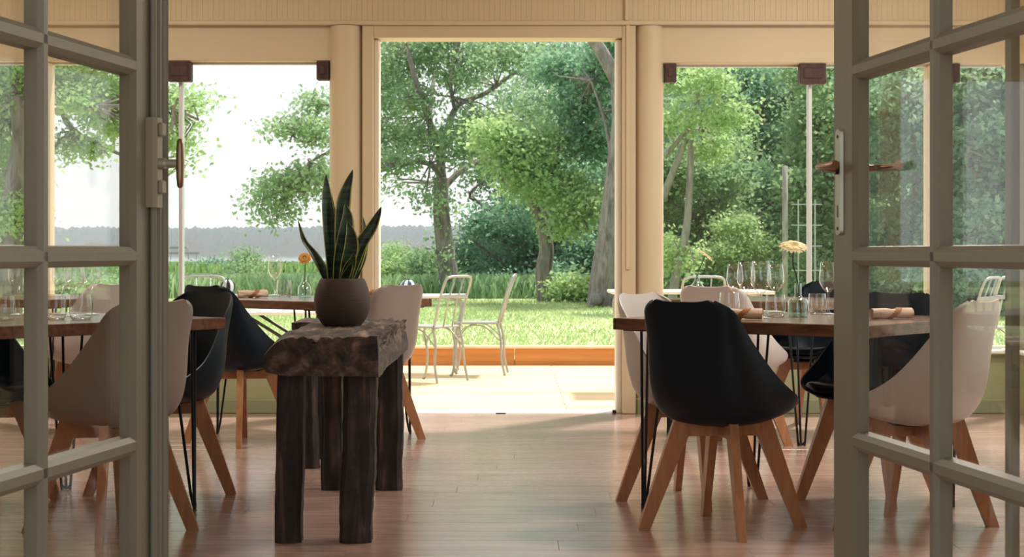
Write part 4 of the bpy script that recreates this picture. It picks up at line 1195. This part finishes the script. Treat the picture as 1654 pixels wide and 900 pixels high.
# thin crossing trunks in the right window
tree('slim_tree', 'slim pale tree with a curved double trunk at the left of the right window', 28,
     ([(1083, 488), (1096, 430), (1108, 380), (1113, 320), (1116, 250), (1117, 200), (1128, 150), (1135, 95)], 0.085, 0.04),
     [([(1073, 320), (1088, 275), (1103, 235), (1118, 185)], 0.07, 0.045), ([(1117, 215), (1145, 196, .5), (1180, 180, 1)], 0.035, 0.012), ([(1072, 248), (1095, 225), (1117, 190)], 0.05, 0.03), ([(1100, 240), (1080, 215), (1060, 180)], 0.03, 0.012)],
     [(1100, 120, 30, 24, 700), (1145, 130, 34, 20, 700), (1090, 190, 28, 20, 500), (1170, 190, 36, 20, 700), (1085, 420, 26, 40, 900), (1150, 240, 40, 20, 700)], 'leaf_lime', 0.11, 'bark_pale')
# large tree on the left seen through the left door panes
tree('spreading_tree', 'spreading tree seen through the left door, its bough reaching over the lake', 20,
     ([(8, 500), (14, 430), (20, 360), (32, 280), (40, 220), (30, 150)], 0.22, 0.13),
     [([(32, 240), (70, 150, .5), (95, 165, .6), (112, 200, .8), (135, 222, 1), (158, 232, 1), (195, 252, 1), (240, 270, 1.2)], 0.055, 0.018),
      ([(30, 170), (80, 150, -.5), (140, 172, -.6), (200, 170, -.8), (280, 175, -.8)], 0.05, 0.012),
      ([(35, 220), (12, 190, .5), (-20, 170, 1)], 0.06, 0.02),
      ([(158, 226, 1), (164, 208, 1), (180, 200, 1)], 0.02, 0.008),
      ([(30, 150), (20, 90), (0, 20)], 0.10, 0.05)],
     [(95, 118, 26, 20, 900), (130, 130, 30, 22, 1100), (170, 140, 30, 20, 1000), (110, 165, 26, 12, 450), (195, 165, 26, 18, 800), (165, 185, 34, 12, 700), (190, 205, 24, 16, 500),
      (120, 235, 26, 10, 260, .8), (150, 245, 24, 8, 200, .8), (90, 250, 14, 8, 120, .8), (235, 170, 26, 22, 700), (280, 158, 22, 10, 330), (312, 165, 16, 7, 150), (292, 192, 14, 8, 150), (285, 235, 12, 16, 200), (258, 225, 18, 20, 350), (298, 262, 8, 8, 60),
      (15, 125, 34, 22, 1100), (0, 250, 40, 30, 1200), (20, 300, 30, 24, 900), (5, 345, 34, 24, 1000), (25, 375, 18, 16, 400), (-40, 200, 50, 80, 2500), (-10, 170, 30, 18, 500), (60, 100, 60, 30, 1800), (180, 60, 90, 40, 2200), (60, 40, 70, 40, 1600)],
     'leaf_lime', 0.085)

def shrub(label, D, x, yb, blobs, leaf, size=0.10):
    return tree('shrub', label, D, ([(x, yb), (x + 1, yb - 12), (x, yb - 24)], 0.04, 0.02), [], blobs, leaf, size, tw=3, group='shrubs along the lawn edge', cat='shrub')
shrub('young feathery bush rising above the reeds in the left window', 41, 398, 466, [(398, 418, 16, 14, 700), (396, 440, 24, 16, 900), (402, 456, 28, 12, 700)], 'leaf_mid')
shrub('rounded dark green clump of reeds left in the left window', 44, 350, 460, [(335, 434, 20, 9, 700), (362, 433, 20, 9, 700), (350, 450, 34, 12, 600)], 'leaf_dark')
shrub('tall light green bush in the lower left of the doorway', 39, 640, 474, [(640, 410, 18, 16, 800), (634, 435, 22, 20, 1100), (650, 458, 30, 14, 900)], 'leaf_lime')
shrub('olive green bush left of the ivy-clad trunk', 38, 685, 474, [(683, 418, 18, 14, 700), (690, 438, 22, 18, 900), (680, 458, 28, 14, 800)], 'leaf_mid')
shrub('grey-green bush to the right of the ivy-clad trunk', 42, 772, 472, [(765, 395, 26, 20, 900), (785, 415, 28, 24, 1000), (770, 440, 30, 20, 800)], 'leaf_grey')
shrub('low dark shrub in the middle of the lawn edge', 38, 800, 477, [(780, 462, 26, 12, 800), (815, 462, 28, 14, 800), (850, 466, 30, 12, 800)], 'leaf_dark')
shrub('lime-green ground plant at the foot of the massive trunk', 33, 925, 482, [(925, 464, 22, 12, 900), (948, 470, 20, 10, 700), (905, 474, 16, 8, 400)], 'leaf_lime', 0.12)
shrub('broad green shrub low in the left of the right window', 32, 1130, 486, [(1100, 440, 30, 26, 1500), (1150, 446, 34, 26, 1700), (1125, 470, 40, 14, 1000)], 'leaf_mid')
shrub('dark shrub behind the wine glasses in the right window', 34, 1215, 484, [(1195, 445, 34, 26, 1500), (1245, 450, 34, 26, 1500), (1220, 474, 50, 12, 1000)], 'leaf_dark')
shrub('yellow-green bush above the wine glasses in the right window', 31, 1200, 484, [(1190, 365, 34, 14, 900), (1215, 400, 40, 18, 900), (1170, 410, 34, 18, 900)], 'leaf_lime')
shrub('leafy bush to the left of the right door edge', 31, 1310, 486, [(1300, 440, 34, 30, 1600), (1335, 460, 34, 22, 1400), (1285, 468, 30, 14, 700)], 'leaf_mid')
shrub('leafy bush seen low through the middle pane of the right door', 29, 1440, 488, [(1420, 440, 34, 28, 1500), (1470, 448, 34, 28, 1500), (1440, 476, 50, 14, 900)], 'leaf_mid')
shrub('dark hedge-like bush at the right edge behind the right door', 26, 1590, 492, [(1550, 450, 36, 28, 1500), (1600, 446, 36, 30, 1700), (1640, 455, 36, 30, 1700), (1590, 480, 70, 14, 1400)], 'leaf_dark')
shrub('low bush behind the left door above the table glasses', 34, 150, 482, [(100, 468, 40, 10, 800), (170, 466, 44, 10, 800), (40, 466, 40, 12, 900)], 'leaf_mid')

# ------------------------------------------------------------------ terrace furniture
def metal_chair(pos, face, label, first=[None]):
    if first[0] is None:
        t = thing('metal_garden_chair', '', 'chair')
        r = 0.010
        # seat disc-like pan
        MB().box(-0.19, 0.19, -0.19, 0.19, 0.425, 0.440, 0.012).build('seat', M['galv'], t)
        for s_ in (-1, 1):
            MB().tube(crom([(s_ * 0.17, 0.17, 0.43), (s_ * 0.175, 0.19, 0.36), (s_ * 0.185, 0.165, 0.20), (s_ * 0.19, 0.19, 0.03), (s_ * 0.19, 0.215, 0.006)], 5), r, 8).build('leg', M['galv'], t, smooth=True)
            MB().tube(crom([(s_ * 0.165, -0.17, 0.43), (s_ * 0.17, -0.20, 0.30), (s_ * 0.185, -0.205, 0.15), (s_ * 0.19, -0.235, 0.006)], 5), r, 8).build('leg', M['galv'], t, smooth=True)
            MB().tube(crom([(s_ * 0.175, 0.17, 0.30), (s_ * 0.172, 0.08, 0.40), (s_ * 0.170, -0.06, 0.405), (s_ * 0.172, -0.19, 0.29)], 5), 0.006, 6).build('brace', M['galv'], t, smooth=True)
        MB().tube(crom([(-0.165, -0.18, 0.43), (-0.165, -0.23, 0.62), (-0.160, -0.285, 0.78), (-0.12, -0.305, 0.82), (0, -0.308, 0.825), (0.12, -0.305, 0.82), (0.160, -0.285, 0.78), (0.165, -0.23, 0.62), (0.165, -0.18, 0.43)], 5), r, 8).build('back_hoop', M['galv'], t, smooth=True)
        for x in (-0.055, 0.055):
            MB().tube([(x, -0.185, 0.43), (x, -0.235, 0.64), (x, -0.305, 0.82)], 0.006, 6).build('back_bar', M['galv'], t, smooth=True)
        MB().box(-0.162, 0.162, -0.256, -0.246, 0.655, 0.685, 0.003).build('back_slat', M['galv'], t)
        first[0] = t
    else: t = copy_tree(first[0])
    t.location = pos; t.rotation_euler = (0, 0, face - PI / 2)
    t['label'] = label; t['group'] = 'metal garden chairs on the terrace'
    return t
def gp(x, y):
    D = F * EYE / (y - 408.0); return ((x - 827.0) * D / F, D, -0.002)
metal_chair(gp(772, 605), PI * 0.98, 'grey metal garden chair standing free in the doorway, turned to the left')
metal_chair(gp(693, 616), PI * 0.80, 'grey metal garden chair behind the taupe shell chair, on the terrace')
metal_chair((-2.35, 12.6, -0.002), -PI / 2 + 0.1, 'grey metal garden chair outside the left window near the white pole')
metal_chair((1.42, 12.9, -0.002), PI / 2 + 0.1, 'grey metal garden chair outside the right window behind the drooping flower')
metal_chair((3.28, 12.4, -0.002), PI * 0.8, 'grey metal garden chair outside, left of the two behind the right door')
metal_chair((3.62, 12.9, -0.002), PI * 0.7, 'grey metal garden chair outside, right of the two behind the right door')

def bistro(pos, w, d, h, label):
    t = thing('garden_table', label, 'table', pos, 0, 'white topped garden tables on the terrace')
    MB().box(-w / 2, w / 2, -d / 2, d / 2, h - 0.022, h, 0.005).build('table_top', M['linen_white'], t)
    for sx in (-1, 1):
        for sy in (-1, 1):
            x = sx * (w / 2 - 0.09); y_ = sy * (d / 2 - 0.09)
            MB().tube(crom([(x - sx * 0.08, y_, h - 0.02), (x + sx * 0.02, y_, h - 0.05), (x + sx * 0.045, y_, h - 0.13), (x - sx * 0.0, y_, h - 0.35), (x - sx * 0.015, y_, 0.10), (x + sx * 0.01, y_, 0.006)], 5), 0.011, 8).build('leg', M['galv'], t, smooth=True)
    return t
bistro((-0.95, 14.0, -0.002), 1.15, 0.66, 0.655, 'white-topped garden table with curved legs in the doorway')
bistro((1.28, 12.1, -0.002), 1.15, 0.66, 0.735, 'white-topped garden table outside the right window')
ft = thing('folding_table', 'low pale garden table with crossed legs outside the left window', 'table', (-1.62, 12.9, -0.002))
MB().box(-0.46, 0.46, -0.32, 0.32, 0.535, 0.56, 0.004).build('table_top', M['linen_white'], ft)
for sy in (-0.26, 0.26):
    MB().tube([(-0.45, sy, 0.01), (0.40, sy, 0.535)], 0.013, 8).build('leg', M['dark_metal'], ft)
    MB().tube([(0.45, sy + 0.03, 0.01), (-0.40, sy + 0.03, 0.535)], 0.013, 8).build('leg', M['dark_metal'], ft)

def striped(pos, r, label, dark):
    t = thing('striped_lantern', label, 'lantern', pos, 0, 'round striped lanterns on the terrace')
    mb = MB(); n = 24; rings = 12
    vs_ = []; fs_ = []
    for i in range(rings + 1):
        ph = PI * (0.08 + 0.84 * i / rings)
        for k in range(n):
            th = 2 * PI * k / n; rr = r * math.sin(ph) * (1 + 0.03 * math.cos(12 * th))
            vs_.append((rr * math.cos(th), rr * math.sin(th), r - r * math.cos(ph)))
    mb.v = vs_
    for i in range(rings):
        for k in range(n):
            k2 = (k + 1) % n; mb.f.append((i * n + k, i * n + k2, (i + 1) * n + k2, (i + 1) * n + k)); mb.mi.append(1 if (k // 2) % 2 else 0)
    mb.f.append(tuple(range(n - 1, -1, -1))); mb.mi.append(0)
    mb.build('globe', [M['sand'], M[dark]], t, smooth=True)
    MB().lathe([(r * 0.3, 0), (r * 0.28, r * 0.1), (r * 0.24, r * 0.1), (0.24 * r, 0)], 20, (0, 0, 1.94 * r)).build('rim', M['dark_metal'], t)
    return t
striped((-0.86, 13.85, 0.653), 0.065, 'blue and white striped globe lantern on the garden table in the doorway', 'blue')
gs = thing('garden_side_table', 'slim round side table outside the left window under the striped lantern', 'table', (-2.28, 13.4, -0.002))
MB().lathe([(0, 0.655), (0.2, 0.655), (0.2, 0.67), (0, 0.67)], 28).build('table_top', M['galv'], gs)
MB().tube([(0, 0, 0.02), (0, 0, 0.655)], 0.02, 10).build('pole', M['galv'], gs)
MB().lathe([(0.16, 0.0), (0.16, 0.012), (0.03, 0.03)], 24).build('base', M['galv'], gs)
striped((-2.28, 13.4, 0.668), 0.062, 'dark and white striped globe lantern outside the left window', 'dark_metal')

# white garden frame among the trees in the right window
gf = thing('garden_ladder', 'thin white garden ladder standing among the trees in the right window', 'ladder', tuple(W(1303, 482, 24)))
for dx in (-0.12, 0.12):
    MB().tube([(dx, 0, -0.3), (dx, 0, 1.42)], 0.011, 8).build('upright', M['galv'], gf)
for z in (0.4, 0.75, 1.05, 1.35):
    MB().tube([(-0.22, 0, z), (0.22, 0, z)], 0.009, 6).build('rung', M['galv'], gf)
ps = MB().tube([(0, 0, -0.35), (0, 0, 1.9)], 0.04, 10).build('garden_post', M['bark_pale'], smooth=True, loc=tuple(W(1268, 482, 24)))
tag(ps, 'plain pale post standing alone among the trees, left of the garden ladder', 'post')

# ------------------------------------------------------------------ thin summer haze over the garden and the lake
hz = bpy.data.materials.new('summer_haze'); hz.use_nodes = True
hn = hz.node_tree.nodes; hl = hz.node_tree.links; hn.clear()
ho = hn.new('ShaderNodeOutputMaterial'); hv = hn.new('ShaderNodeVolumeScatter')
hv.inputs['Color'].default_value = (0.93, 0.97, 1.0, 1); hv.inputs['Density'].default_value = 0.0007; hv.inputs['Anisotropy'].default_value = 0.2
hl.new(hv.outputs[0], ho.inputs['Volume'])
hb = struct(MB().box(-1200, 1200, 18, 1500, -3, 60).build('haze', hz))
